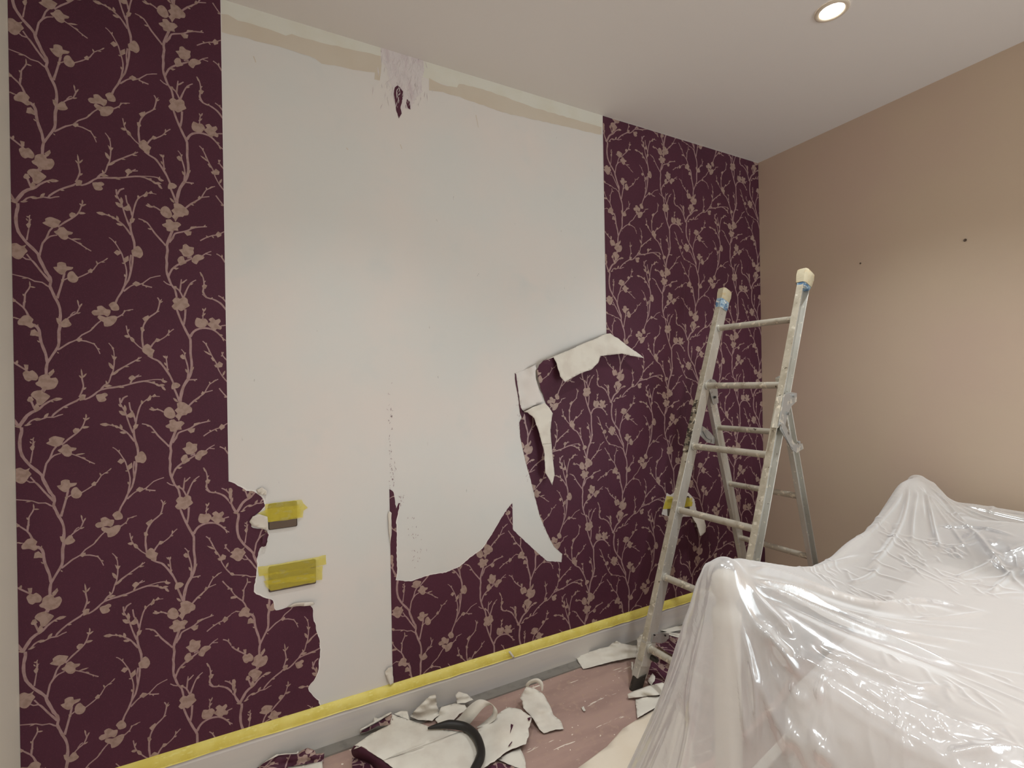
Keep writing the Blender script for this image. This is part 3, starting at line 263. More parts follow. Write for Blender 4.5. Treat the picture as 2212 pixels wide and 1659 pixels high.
def printed(outline, place, grid=None, step=RP/2, extra=()):
    """triangles of a sheet cut to outline (2-D), split where the print's edges run. place: list of (du, dv, angle) for the repeats."""
    outline = ccw(outline); xs = [p[0] for p in outline]; ys = [p[1] for p in outline]
    polys = []
    for du, dv, an in place:
        ca, sa = math.cos(an), math.sin(an)
        for p, k in PIECES:
            q = [(x*ca-y*sa+du, x*sa+y*ca+dv) for x, y in ccw(p)]
            bx = (min(a[0] for a in q), max(a[0] for a in q), min(a[1] for a in q), max(a[1] for a in q))
            if bx[1] < min(xs) or bx[0] > max(xs) or bx[3] < min(ys) or bx[2] > max(ys): continue
            polys.append((q, k, bx))
    V = []; T = []; K = []
    nb = max(1, math.ceil((max(ys)-min(ys))/step)); y0 = min(ys); hh = (max(ys)-min(ys))/nb
    for ib in range(nb):
        lo = y0+ib*hh - (1e-3 if ib == 0 else 0); hi = y0+(ib+1)*hh + (1e-3 if ib == nb-1 else 0)
        vv = [Vector(p) for p in outline]; ff = [list(range(len(outline)))]; kk = [0, 0]
        b = len(vv); vv += [Vector(p) for p in ((min(xs)-.01, lo), (max(xs)+.01, lo), (max(xs)+.01, hi), (min(xs)-.01, hi))]; ff.append([b, b+1, b+2, b+3])
        for q, k, bx in polys:
            if bx[3] < lo or bx[2] > hi: continue
            b = len(vv); vv += [Vector(p) for p in q]; ff.append(list(range(b, b+len(q)))); kk.append(k)
        if grid:
            gx = np.arange(min(xs)+grid*.5, max(xs), grid); gy = np.arange(lo+grid*.4, hi, grid)
            vv += [Vector((float(a)+.001*math.sin(99*c2), float(c2))) for a in gx for c2 in gy]
        r = delaunay_2d_cdt(vv, [], ff, 0, 1e-6)
        ce = [((r[0][t[0]].x+r[0][t[1]].x+r[0][t[2]].x)/3, (r[0][t[0]].y+r[0][t[1]].y+r[0][t[2]].y)/3) for t in r[2]]
        keep = inside(outline, ce)
        base = len(V); V += [(p.x, p.y) for p in r[0]]
        for t, o, kp, c_ in zip(r[2], r[5], keep, ce):
            if kp and lo < c_[1] < hi:
                T.append(tuple(i+base for i in t)); K.append(max([kk[i] for i in o] or [0]))
    return V, T, K
def paper_mesh(name, V, T, K, fn, parent=None, back=True, mats=None, thick=.0006, smooth=False):
    """a paper sheet: print side up on fn(u, v), white back"""
    used = sorted({i for t in T for i in t}); ix = {k: i for i, k in enumerate(used)}
    me = bpy.data.meshes.new(name); me.from_pydata([tuple(fn(*V[i])) for i in used], [], [tuple(ix[i] for i in t) for t in T])
    ms = mats or [M['plum'], M['stem'], M['petal'], M['white'], M['white'], M['white']]
    for m in ms: me.materials.append(m)
    me.polygons.foreach_set('material_index', K)
    if smooth: me.polygons.foreach_set('use_smooth', [True]*len(me.polygons))
    o = bpy.data.objects.new(name, me); COL.objects.link(o)
    if parent:
        o.parent = parent
        if parent.type == 'EMPTY': o.matrix_parent_inverse = Matrix.Translation(-parent.location)
    if back:
        s = o.modifiers.new('thickness', 'SOLIDIFY'); s.thickness = thick; s.offset = -1; s.material_offset = 3; s.material_offset_rim = 3
    me.update()
    return o
def ragged(pts, step=.006, amp=.0012):
    out = []
    for i in range(len(pts)-1):
        a, b = Vector(pts[i]), Vector(pts[i+1]); d = b-a; n = max(1, int(d.length/step))
        nn = Vector((-d.y, d.x)).normalized() if d.length else Vector((0, 0))
        for k in range(n):
            p = a+d*(k/n)+nn*random.uniform(-amp, amp); out.append((p.x, p.y))
    out.append(tuple(pts[-1])); return out
def smooth_line(pts, n=4):
    out = []
    for i in range(len(pts)-1):
        p0 = pts[max(0, i-1)]; p1 = pts[i]; p2 = pts[i+1]; p3 = pts[min(len(pts)-1, i+2)]
        for j in range(n):
            t = j/n
            out.append(tuple(.5*((2*p1[k])+(-p0[k]+p2[k])*t+(2*p0[k]-5*p1[k]+4*p2[k]-p3[k])*t*t+(-p0[k]+3*p1[k]-3*p2[k]+p3[k])*t**3) for k in range(len(p1))))
    out.append(tuple(pts[-1])); return out
def drop(k):
    """places of the repeats on drop k of the wall (half-drop match)"""
    ph = VN + (RP/2 if k % 2 == 0 else 0)
    return [(k*SW, ph+j*RP, 0) for j in range(-4, 4)]
def wl(pts): return [tuple(on_wall(*p))[0::2] for p in pts]
def grow(pts, lo, hi):
    """the white torn rim: the outline pushed outwards a few millimetres, unevenly"""
    n = len(pts); ar = sum(pts[i][0]*pts[(i+1) % n][1]-pts[(i+1) % n][0]*pts[i][1] for i in range(n)); s = 1 if ar > 0 else -1
    out = []; a = (lo+hi)/2
    for i in range(n):
        p0, p2 = Vector(pts[i-1]), Vector(pts[(i+1) % n]); d = p2-p0; nn = Vector((d.y, -d.x)).normalized()*s if d.length else Vector((0, 0))
        a = min(hi, max(lo, a+random.uniform(-1, 1)*(hi-lo)*.35))
        out.append(tuple(Vector(pts[i])+nn*a))
    return out
def flat_sheet(name, pts, y, m, parent, thick=.0003):
    """thin flat piece on the wall; pts are (x, z)"""
    pts = ccw(pts); r = delaunay_2d_cdt([Vector(p) for p in pts], [], [list(range(len(pts)))], 0, 1e-6)
    ok = inside(pts, [((r[0][t[0]].x+r[0][t[1]].x+r[0][t[2]].x)/3, (r[0][t[0]].y+r[0][t[1]].y+r[0][t[2]].y)/3) for t in r[2]])
    mb = MB(); mb.add([(p.x, y, p.y) for p in r[0]], [tuple(t) for t, k in zip(r[2], ok) if k])
    return part(mb, name, m, parent)

# ------------------------------------------------------------------ the room
def struct(mb, name, m, **k): return tag(mb.build(name, m, **k), kind='structure')
wall_back = struct(MB().box((XL-.1, 0, 0), (XR+.1, .1, H+.1)), 'wall_back', M['bare'])
struct(MB().box((XR, YB-.1, 0), (XR+.1, 0, H+.1)), 'wall_right', M['beige'])
struct(MB().box((XL-.1, YB-.1, 0), (XL, 0, H+.1)), 'wall_left', M['sidewall'])
struct(MB().box((XL, YB-.1, 0), (XR, YB, H+.1)), 'wall_front', M['beige'])
struct(MB().box((XL-.1, YB-.1, -.1), (XR+.1, .1, 0)), 'floor', M['floor'])
struct(MB().box((XL, YB, H), (XR, 0, H+.1)), 'ceiling', M['ceiling'])
def skirt(x0, x1):
    prof = [(-.0002, 0), (-.019, 0), (-.019, .098), (-.0165, .104), (-.0165, .116), (-.014, .128), (-.009, .138), (-.0002, TZ-.001)]
    mb = MB(); mb.sweep([(x0, 0, 0), (x1, 0, 0)], prof, Vector((0, 1, 0)), Vector((0, 0, 1))); return mb
struct(skirt(XL+.001, XR-.001), 'baseboard_back', M['skirting'])
_m = MB(); _m.sweep([(XR, YB, 0), (XR, -.02, 0)], [(-.0002, 0), (-.018, 0), (-.018, .12), (-.009, .138), (-.0002, .141)], Vector((1, 0, 0)), Vector((0, 0, 1)))
struct(_m, 'baseboard_right', M['skirting'])
struct(MB().box((XL+.001, -.068, .0002), (XR-.02, -.0195, .006)), 'trim_1', M['strip'])
# yellow masking tape along the top of the skirting
mt = empty('masking_tape', (1.1, -.012, TZ))
cuts = [XL+.002, .36, 1.02, 1.585, 2.0, XR-.02]
for i in range(len(cuts)-1):
    mb = MB(); n = 14; a, b = cuts[i], cuts[i+1]+(.03 if i < len(cuts)-2 else 0); path = []; A = []
    lift = .0006*(i % 2)
    rows = [(-.0004, TZ+.003), (-.0098-lift, .1402), (-.0150-lift, .1288), (-.0176-lift, .117), (-.0178-lift, .1125), (-.0206-lift, .1105)]
    vs = []
    for j in range(n+1):
        x = a+(b-a)*j/n; e = random.uniform(-.002, .002)
        vs += [(x, y, z+(e if q == 5 else e*.3)) for q, (y, z) in enumerate(rows)]
    fs = [(j*6+q, (j+1)*6+q, (j+1)*6+q+1, j*6+q+1) for j in range(n) for q in range(5)]
    mb.add(vs, fs); part(mb, 'tape_strip', M['tape'], mt, smooth='auto')
tag(mt, 'long yellow masking tape run along the top edge of the white skirting board', 'tape')

# paint and glue traces left on the stripped wall
def c3(*p): return wl([(450+p[i]*.4295, p[i+1]*.4295) for i in range(0, len(p), 2)])
top = [(0.0005, H-.0005)]+[(SW*3-.0005, H-.0005)]
flat_sheet('paint_band', [(.001, H-.0005), (.001, c3(60, 75)[0][1])]+c3(100, 80, 150, 110, 300, 150, 390, 185, 560, 220, 870, 290, 1110, 400, 1250, 445, 1400, 460, 1650, 550)+[(SW*3-.001, c3(1980, 645)[0][1]), (SW*3-.001, H-.0005)], -.0002, M['stain_cream'], wall_back)
flat_sheet('paint_stain', ragged(c3(62, 68, 100, 73, 150, 103, 300, 143, 390, 180, 420, 172, 560, 213, 870, 283, 870, 360, 862, 408, 838, 400, 838, 365, 760, 355, 570, 320, 540, 295, 390, 245, 200, 195, 62, 160), .02, .002), -.0004, M['stain_beige'], wall_back)
flat_sheet('paint_stain', ragged(c3(1110, 395, 1200, 435, 1250, 440, 1260, 420, 1400, 455, 1650, 545, 1978, 640, 1978, 680, 1850, 650, 1500, 570, 1240, 480, 1180, 465, 1110, 455), .02, .002), -.0004, M['stain_beige'], wall_back)
o = flat_sheet('paper_residue', ragged(c3(868, 238, 1082, 302, 1085, 360, 1070, 400, 1075, 460, 1040, 500, 1018, 552, 990, 545, 962, 592, 940, 540, 928, 450, 908, 400, 890, 330, 868, 300), .008, .003), -.0007, M['residue'], wall_back)
tag(o, 'rough torn paper residue just below the ceiling')
_fm = MB()
for k in range(90):
    c = on_wall(450+.4295*(random.gauss(985, 58)), .4295*random.uniform(300, 540), -.0009); l = random.uniform(.006, .022); a = random.gauss(1.5, .25); w_ = random.uniform(.001, .003)
    d = Vector((math.cos(a), 0, math.sin(a)))*l; q = Vector((-math.sin(a), 0, math.cos(a)))*w_
    _fm.add([c-d+Vector((0, -.0006, 0)), c-q, c+d+Vector((0, -.002*random.random(), 0)), c+q], [(0, 1, 2, 3)])
tag(part(_fm, 'torn_fibres', M['residue'], wall_back), kind='stuff')
o = flat_sheet('torn_remnant', ragged(c3(952, 430, 962, 440, 982, 462, 972, 520, 965, 545, 972, 572, 960, 597, 948, 565, 940, 520, 932, 455, 938, 440, 952, 430), .006, .0015), -.0012, M['plum'], wall_back)
tag(o, 'small dark plum remnant of wallpaper')
flat_sheet('torn_remnant', ragged(c3(998, 500, 1012, 510, 1016, 552, 1004, 545, 996, 520, 998, 500), .006, .001), -.0012, M['plum'], wall_back)
for q in ((228, 285, 236, 312), (1346, 580, 1356, 640), (966, 728, 972, 748), (695, 745, 700, 752)):
    a = c3(*q); flat_sheet('scratch', [(a[0][0]-.002, a[0][1]), (a[0][0]+.001, a[0][1]+.002), (a[1][0]+.003, a[1][1]), (a[1][0]+.001, a[1][1]-.002)], -.0003, M['stain_beige'], wall_back)

# ------------------------------------------------------------------ wallpaper still on the wall
YP = -.0014
def rect(a, b, z0, z1): return [(a, z0), (b, z0), (b, z1), (a, z1)]
V, T, K = printed(rect(XL+.001, -.00005, TZ+.002, H-.002), drop(-1))
o = paper_mesh('wallpaper', V, T, K, lambda u, v: (u, YP, v), back=False)
tag(o, 'uncut plum wallpaper drop with blossom branches at the left edge of the wall', 'wallpaper')
flat_sheet('paper_edge', rect(-.0006, .0018, 1.045, H-.002), YP+.0006, M['torn'], o)
# torn remnant to its right, around the two sockets
def c5(*p): return [(460+p[i]*.3616, 1000+p[i+1]*.3616) for i in range(0, len(p), 2)]
edge = wl(c5(97, 108, 150, 135, 200, 165, 245, 170, 285, 200, 308, 240, 300, 270, 265, 300, 235, 330, 228, 360, 240, 388, 325, 403, 318, 490, 280, 510, 262, 600, 258, 680, 243, 770, 300, 800, 360, 820, 375, 880, 440, 865, 580, 850, 600, 930, 635, 1060, 638, 1140, 625, 1250, 600, 1300, 570, 1345, 600, 1390, 630, 1420, 638, 1452))
edge = ragged(smooth_line(edge, 3), .008, .0016)
zt = TZ+.0025
out = [(0.00003, zt), (0.00003, edge[0][1])]+edge[1:-1]+[(edge[-1][0], zt)]
V, T, K = printed(out, drop(0))
rem = paper_mesh('wallpaper', V, T, K, lambda u, v: (u, YP, v), back=False)
tag(rem, 'torn plum wallpaper remnant with ragged white edge left of the two taped sockets', 'wallpaper')
g = [p for p in grow(out, .0015, .0055)]
g = [(max(p[0], .004), max(p[1], zt-.001)) for p in g]
flat_sheet('torn_edge', g, YP+.0006, M['torn'], rem)
# the big torn hanging: five drops from the middle seam to the corner
big = empty('wallpaper', (1.6, 0, TZ))
tag(big, 'plum blossom wallpaper torn and peeling left of the corner, behind the ladder', 'wallpaper')
# drop 1: the low remnant
def c4(*p): return [(800+p[i]*.4944, 680+p[i+1]*.4944) for i in range(0, len(p), 2)]
e1 = wl(c4(93, 760, 100, 775, 106, 800, 112, 845, 122, 822, 130, 822, 120, 870, 112, 900, 116, 960, 114, 1040, 117, 1130, 110, 1160, 175, 1165, 245, 1140, 330, 1125, 390, 1100, 430, 1065, 490, 1020, 530, 960, 570, 890, 600, 845, 619, 822))
e1 = ragged(e1, .007, .0012)
S1 = SW+.0001
out = [(S1, zt), (S1, e1[0][1])]+[(max(p[0], S1+.0004), p[1]) for p in e1[1:]]+[(2*SW-.00005, wl(c4(620, 830))[0][1]), (2*SW-.00005, zt)]
V, T, K = printed(out, drop(1))
s1 = paper_mesh('wallpaper_strip', V, T, K, lambda u, v: (u, YP, v), big, back=False)
g = [(min(max(p[0], S1), 2*SW), max(p[1], zt)) for p in grow(out, .001, .004)]
tag(s1, 'low torn remnant below a curved white tear')
flat_sheet('torn_edge', g, YP+.0006, M['torn'], s1)
# drop 2: torn left edge, its top standing off the wall
S2 = 2*SW+.00005
e2 = wl(c4(620, 935, 660, 975, 720, 1030, 770, 1075, 800, 1078, 835, 1080, 838, 1045, 800, 1010, 770, 950, 740, 880, 720, 800, 700, 720, 680, 650, 655, 540, 650, 470, 668, 428, 766, 388, 752, 350, 738, 320, 722, 270, 715, 240, 722, 220, 740, 200, 770, 190, 805, 184, 900, 148, 1029, 92))
e2 = ragged(e2, .008, .001)
out = [(3*SW-.00005, zt), (S2, zt)]+[(max(p[0], S2), p[1]) for p in e2[:-1]]+[(3*SW-.00005, e2[-1][1])]
fx, fz = wl([(1163, 783)])[0]
def bulge(u, v):
    a = max(0, 1-abs(v-fz)/.22)**2*(1-min(1, max(0, (u-fx)/.42)))*(1 if v < fz+.05 else 1)
    return (u, YP-.034*a, v)
V, T, K = printed(out, drop(2), grid=.03)
s2 = paper_mesh('wallpaper_strip', V, T, K, bulge, big, back=True, thick=.0004)
tag(s2, 'peeling torn strip with its top edge curled off the wall')
# white tongue left of it (backing still on the wall between the crack and the curl)
# drops 3 to 6
for k in (3, 4, 5):
    V, T, K = printed(rect(k*SW+.00005, min((k+1)*SW-.00005, XR-.001), zt, H-.002), drop(k))
    o = paper_mesh('wallpaper_strip', V, T, K, lambda u, v: (u, YP, v), big, back=False)
    if k == 3: flat_sheet('paper_edge', rect(3*SW-.0022, 3*SW+.0003, wl([(1309, 720)])[0][1], H-.002), YP+.0006, M['torn'], o)
# flaps: the turned-over white back, hanging off fold lines
def flap(pts, name, label, parent, m=None, back=None):
    """pts: (px, py, stand-off from the wall)"""
    Q = [on_wall(p[0], p[1], -p[2]) for p in pts]
    o2 = ragged([(q.x, q.z) for q in Q]+[(Q[0].x, Q[0].z)], .01, .0008)[:-1]
    cx = np.array([(q.x, q.z) for q in Q]); cy = np.array([q.y for q in Q])
    def fn(u, v):
        d = np.hypot(cx[:, 0]-u, cx[:, 1]-v)+1e-4; wt = d**-3; return (u, float((wt*cy).sum()/wt.sum()), v)
    V, T, K = printed(o2, [], grid=.012)
    o = paper_mesh(name, V, T, K, fn, parent, True, [m or M['white']]*3+[back or M['plum']]*3, smooth=True)
    return tag(o, label)
flap([(1163, 783, .030), (1200, 768, .034), (1260, 742, .03), (1309, 721, .02), (1319, 720, .022), (1344, 738, .035), (1392, 774, .05), (1344, 764, .05), (1297, 769, .05), (1292, 784, .055), (1277, 799, .058), (1260, 804, .06), (1240, 814, .06), (1220, 825, .062), (1210, 813, .06), (1203, 786, .05), (1196, 772, .04)], 'torn_flap', 'white paper back folded down with a pointed corner', s2)
flap([(1131, 890, .020), (1150, 880, .026), (1177, 870, .03), (1186, 880, .036), (1194, 893, .04), (1189, 927, .045), (1193, 977, .045), (1198, 1026, .05), (1193, 1048, .05), (1186, 1035, .05), (1178, 1021, .05), (1176, 977, .045), (1165, 937, .042), (1154, 903, .036), (1140, 891, .028)], 'torn_flap', 'narrow white tongue hanging to a torn point', s2)
# white bare strip between the crack and the curl stands slightly proud
flap([(1113, 806, .001), (1130, 800, .001), (1160, 785, .007), (1157, 800, .024), (1158, 820, .022), (1165, 843, .02), (1174, 868, .022), (1150, 878, .018), (1130, 888, .008), (1124, 878, .002), (1117, 835, .001)], 'torn_flap', 'bare white paper bulging beside the crack', s2, M['bare'])
flap([(1112, 806, .0022), (1115, 808, .0022), (1118, 835, .0022), (1126, 872, .0022), (1133, 892, .0022), (1128, 905, .0022), (1123, 890, .0022), (1120, 860, .0022), (1114, 828, .0022)], 'crack', 'dark tear line', s2, M['plum'])
def flecks(regions, name='paper_flecks'):
    mb = MB()
    for x0, y0, x1, y1, n, sz in regions:
        for k in range(n):
            t = random.random(); px = x0+(x1-x0)*t+random.gauss(0, sz); py = y0+(y1-y0)*t+random.gauss(0, sz*1.3)
            p = on_wall(px, py, -.0006); a = random.gauss(1.4, .5); l = random.uniform(.0015, .007); w_ = random.uniform(.0006, .0022)
            d = Vector((math.cos(a), 0, math.sin(a)))*l; q = Vector((-math.sin(a), 0, math.cos(a)))*w_
            mb.add([p-d, p-q*random.uniform(.4, 1), p+d, p+q], [(0, 1, 2, 3)])
    o = part(mb, name, M['residue_dark'], wall_back); return tag(o, kind='stuff')
M['residue_dark'] = mat('print_residue', srgb(178, 160, 160), .8, noise=[(40, srgb(130, 100, 108), .55, .65, ONE)])
flecks([(884, 1120, 906, 1215, 26, 7), (1168, 1090, 1186, 1150, 34, 7), (1140, 1030, 1165, 1100, 12, 4), (848, 1000, 846, 1050, 26, 4), (842, 820, 846, 1000, 26, 3), (1118, 850, 1126, 940, 24, 3), (868, 1070, 866, 1090, 10, 4), (870, 130, 890, 200, 50, 12), (865, 150, 862, 190, 16, 3)])
# third socket: white patch torn in the paper, and its flap
def c6(*p): return [(1360+p[i]*.2893, 1040+p[i+1]*.2893) for i in range(0, len(p), 2)]
s4 = [c for c in big.children if c.name.startswith('wallpaper_strip')][3]
o = flat_sheet('torn_patch', ragged(wl(c6(237, 245, 258, 150, 275, 85, 300, 100, 330, 82, 370, 70, 440, 85, 480, 130, 498, 220, 480, 262, 440, 262, 400, 262, 330, 290, 300, 330, 295, 330, 285, 260, 237, 245)), .006, .001), YP-.0008, M['bare'], s4)
tag(o, 'bare white patch torn open around the socket')
flap([(1360+a*.2893, 1040+b*.2893, c) for a, b, c in ((465, 262, .006), (490, 225, .008), (500, 215, .008), (530, 250, .02), (560, 290, .028), (571, 330, .032), (568, 375, .034), (545, 400, .034), (525, 408, .03), (515, 370, .026), (500, 320, .02), (480, 290, .012))], 'torn_flap', 'white flap hanging at the ladder leg', s4)
# little curls at the middle seam
flap([(838, 1112, .004), (841, 1104, .008), (846, 1108, .01), (846, 1150, .006), (843, 1180, .003), (840, 1150, .005)], 'torn_flap', None, s1)
flap([(831, 1452, .006), (839, 1442, .012), (848, 1440, .012), (850, 1476, .012), (843, 1480, .016), (836, 1466, .012)], 'torn_flap', 'small white curl at the foot of the middle seam', s1)
flap([(554, 1058, .004), (566, 1053, .012), (577, 1060, .01), (575, 1070, .012), (560, 1068, .006)], 'torn_flap', None, rem)
flap([(538, 1127, .004), (546, 1116, .012), (560, 1110, .014), (578, 1116, .01), (580, 1146, .006), (560, 1140, .01), (545, 1136, .008)], 'torn_flap', 'white flap folded out between the sockets', rem)
flap([(620, 1312, .006), (636, 1303, .012), (676, 1300, .014), (680, 1305, .016), (672, 1308, .012), (640, 1310, .01)], 'torn_flap', None, rem)
flap([(575, 1150, .008), (577, 1146, .006), (578, 1170, .008), (574, 1180, .014), (566, 1176, .02), (568, 1160, .016)], 'torn_flap', 'plum curl', rem, M['plum'], M['white'])

# ------------------------------------------------------------------ sockets masked with tape
def rounded(pts, r=.006, n=4):
    out = []; N = len(pts)
    for i in range(N):
        p = Vector(pts[i]); a = (Vector(pts[i-1])-p).normalized(); b = (Vector(pts[(i+1) % N])-p).normalized()
        for k in range(n+1):
            t = k/n; out.append(tuple((p+a*r)*(1-t)**2+p*2*t*(1-t)+(p+b*r)*t*t))
    return out
def socket(corner_px, tapes, label, r=.006):
    P = wl(corner_px); x0 = (P[0][0]+P[3][0])/2; x1 = (P[1][0]+P[2][0])/2; z1 = (P[0][1]+P[1][1])/2; z0 = (P[2][1]+P[3][1])/2
    e = empty('wall_socket', ((x0+x1)/2, 0, (z0+z1)/2))
    R_ = rounded([(x0, z0), (x1, z0), (x1, z1), (x0, z1)], r)
    back = MB(); back.slab([(p[0], -.0025, p[1]) for p in R_], (0, -.0055, 0)); part(back, 'faceplate', M['plate'], e, smooth='auto')
    rim = MB(); rim.slab([(p[0], -.0016, p[1]) for p in rounded([(x0-.002, z0-.003), (x1+.002, z0-.003), (x1+.002, z1+.002), (x0-.002, z1+.002)], r)], (0, -.0012, 0)); part(rim, 'gasket', M['dark'], e)
    for i, tp in enumerate(tapes):
        Q = wl(tp); Q = ragged(Q+[Q[0]], .012, .0008)[:-1]
        cx, cz = (x0+x1)/2, (z0+z1)/2
        def fn(u, v, i=i):
            dx = max(x0-u, u-x1, 0); dz = max(z0-v, v-z1, 0); d = math.hypot(dx, dz)
            return (u, -.0088-.0006*i+min(1, d/.03)*.0062-.0006*math.sin(u*160+i)*math.sin(v*210), v)
        V, T, K = printed(Q, [], grid=.009)
        paper_mesh('tape_strip', V, T, K, fn, e, False, [M['tapefilm']]*3, smooth=True)
    return tag(e, label, 'socket', 'socket plates masked with yellow tape')
s = c5
socket(s(332, 245, 498, 232, 500, 372, 338, 395), [s(312, 243, 420, 228, 530, 218, 540, 238, 567, 266, 540, 284, 536, 322, 500, 328, 420, 340, 318, 352), s(268, 300, 335, 270, 520, 250, 522, 318, 400, 335, 285, 360)], 'small metal socket plate half bared under yellow tape, above the wide taped one')
socket(s(332, 622, 610, 578, 612, 718, 340, 762), [s(268, 620, 470, 585, 675, 548, 677, 605, 480, 640, 276, 676), s(300, 660, 655, 612, 652, 694, 480, 705, 325, 722), s(303, 702, 480, 672, 612, 655, 612, 706, 480, 730, 345, 758, 320, 735)], 'wide double socket plate covered by three yellow tape strips, below the small one')
socket(c6(280, 118, 440, 128, 440, 236, 283, 242), [c6(272, 108, 465, 122, 462, 180, 245, 206), c6(262, 150, 468, 150, 462, 182, 246, 205)], 'taped socket plate in a torn white patch behind the ladder leg')

# ------------------------------------------------------------------ screw holes in the right wall
for px, py, r, lab in ((2085, 519, .006, 'dark screw plug high on the beige wall, the larger and right-hand one'), (1859, 569, .0042, 'tiny dark screw hole on the beige wall left of the larger one')):
    p = on_right(px, py); mb = MB(); n = 12
    prof = [(0, 0), (r*.7, .0), (r, -.001), (r*1.1, -.0025)]
    mb.add([(XR-.0006-.002*(1 if k == 0 else 0), p.y+q*math.cos(j*2*math.pi/n), p.z+q*math.sin(j*2*math.pi/n)) for k, q in enumerate((r, r*.55)) for j in range(n)], [(j, (j+1) % n, n+(j+1) % n, n+j) for j in range(n)]+[tuple(range(n, 2*n))])
    tag(mb.build('wall_plug', M['plate']), lab, 'wall plug')

# ------------------------------------------------------------------ recessed ceiling spots
def downlight(x, y, label, pw=SPOT_W):
    e = empty('ceiling_spotlight', (x, y, H))
    mb = MB(); mb.lathe((x, y, H), [(.052, -.0005), (.053, -.004), (.049, -.0065), (.040, -.006), (.037, -.002)], 32); part(mb, 'trim_ring', M['trim'], e, smooth=True)
    mb = MB(); mb.lathe((x, y, H), [(.0385, -.0018), (.034, -.0045), (.02, -.0062), (.0001, -.0068)], 32); part(mb, 'lamp', M['lamp'], e, smooth=True)
    d = bpy.data.lights.new('spot_beam', 'SPOT'); d.energy = pw; d.spot_size = math.radians(110); d.spot_blend = 1.0; d.shadow_soft_size = .03; d.color = (.92, .98, 1)
    l = bpy.data.objects.new('spot_beam', d); COL.objects.link(l); l.parent = e; l.location = (0, 0, -.012)
    return tag(e, label, 'ceiling light', 'recessed ceiling spotlights')
_d = ray(1797, 22); _p = EYE+_d*((H-EYE.z)/_d.z)
downlight(_p.x, _p.y, 'lit round recessed spotlight in the white ceiling above the ladder', 56)
for x, y, l_, pw in ((.35, _p.y, 'recessed spotlight in the ceiling nearest the left stretch of wallpaper', 38), (.35, -1.75, 'added unseen recessed spotlight in the ceiling straight above the viewpoint', 60), (.35, -2.8, 'recessed spotlight in the far left of the ceiling behind the viewpoint', SPOT_W),  # all out of view; the middle row is added to brighten the sheet
                 (_p.x, -1.75, 'unseen recessed spotlight added over the plastic covered bed to brighten it', 38), (_p.x, -2.8, 'recessed spotlight in the ceiling near the window end of the room', 66)): downlight(x, y, l_, pw)

# ------------------------------------------------------------------ ladder
LB = Vector((1.473, -.3275, 0)); AZ = -.0924; LEAN = .36286; LW = .346; RS = .29417; T0 = .17457
rd = Vector((math.sin(AZ), math.cos(AZ), 0)); nn = Vector((math.cos(AZ), -math.sin(AZ), 0)); up = Vector((0, 0, 1))
sd = nn*math.sin(LEAN)+up*math.cos(LEAN); sn = nn*math.cos(LEAN)-up*math.sin(LEAN)
rT = LB+nn*.51875+up*1.2996+rd*.0176; RL = .28428; rdn = nn*math.sin(RL)-up*math.cos(RL); rsn = nn*math.cos(RL)+up*math.sin(RL); RW = .3262
lad = empty('step_ladder', (1.9, -.42, 0))
tag(lad, 'paint splashed aluminium combination ladder standing open in the corner', 'ladder')
# C-channel: web towards the rungs
def channel(flip, b0=-.028, b1=.028, w=.026, t=.0028):
    p = [(0, b0), (w, b0), (w, b0+t*1.6), (t, b0+t*1.6), (t, b1-t*1.6), (w, b1-t*1.6), (w, b1), (0, b1)]
    return [(-a if flip else a, b) for a, b in p]
def stile(a, b, prof, ay, name='stile', m=None):
    mb = MB(); mb.sweep([a, b], prof, rd, ay); return part(mb, name, m or M['alu'], lad, bevel=.0015)
P_ = lambda t: LB+sd*t
stile(P_(.10), P_(1.835), channel(False), sn, m=M['alu'])
stile(P_(.10)-rd*LW, P_(1.845)-rd*LW, channel(True), sn, m=M['alu'])
for i in range(6):
    c = P_(T0+i*RS); mb = MB()
    prof = [(.0145*math.cos(a)*(.9), .0145*math.sin(a)) for a in [math.radians(x) for x in range(0, 360, 30)]]
    mb.sweep([c+rd*.001, c-rd*(LW+.001)], prof, sn, sd); part(mb, 'rung', M['alu_dirty'], lad, smooth='auto')
    for q in (0, 1):
        mb = MB(); cc = c-rd*(LW*q)-rd*(.004*(1 if q == 0 else -1)); mb.tube([cc-rd*.003, cc+rd*.003], .019, 14); part(mb, 'rung_collar', M['alu'], lad, smooth='auto')
# paint-caked front edges of the stiles
for q in (0, 1):
    mb = MB(); o0 = -rd*(LW*q)
    a0 = .0275 if q == 0 else -.0275
    mb.sweep([P_(.12)+o0, P_(1.83)+o0], [(min(0, a0)+.001, -.0296), (max(0, a0)-.001, -.0296), (max(0, a0)-.001, -.0278), (min(0, a0)+.001, -.0278)], rd, sn)
    part(mb, 'paint_crust', M['crust'], lad)
# rear section
Q_ = lambda t: rT+rdn*t
stile(Q_(-.02)-rd*.002, Q_(1.33)-rd*.002, channel(False, -.024, .024, .022), rsn)
stile(Q_(.0)-rd*(RW), Q_(1.33)-rd*(RW), channel(True, -.024, .024, .022), rsn)
for i in range(4):
    c = Q_(.2512+i*.29337); mb = MB()
    prof = [(.0135*math.cos(a)*.9, .0135*math.sin(a)) for a in [math.radians(x) for x in range(0, 360, 30)]]
    mb.sweep([c, c-rd*RW], prof, rsn, rdn); part(mb, 'rung', M['alu_dirty'], lad, smooth='auto')
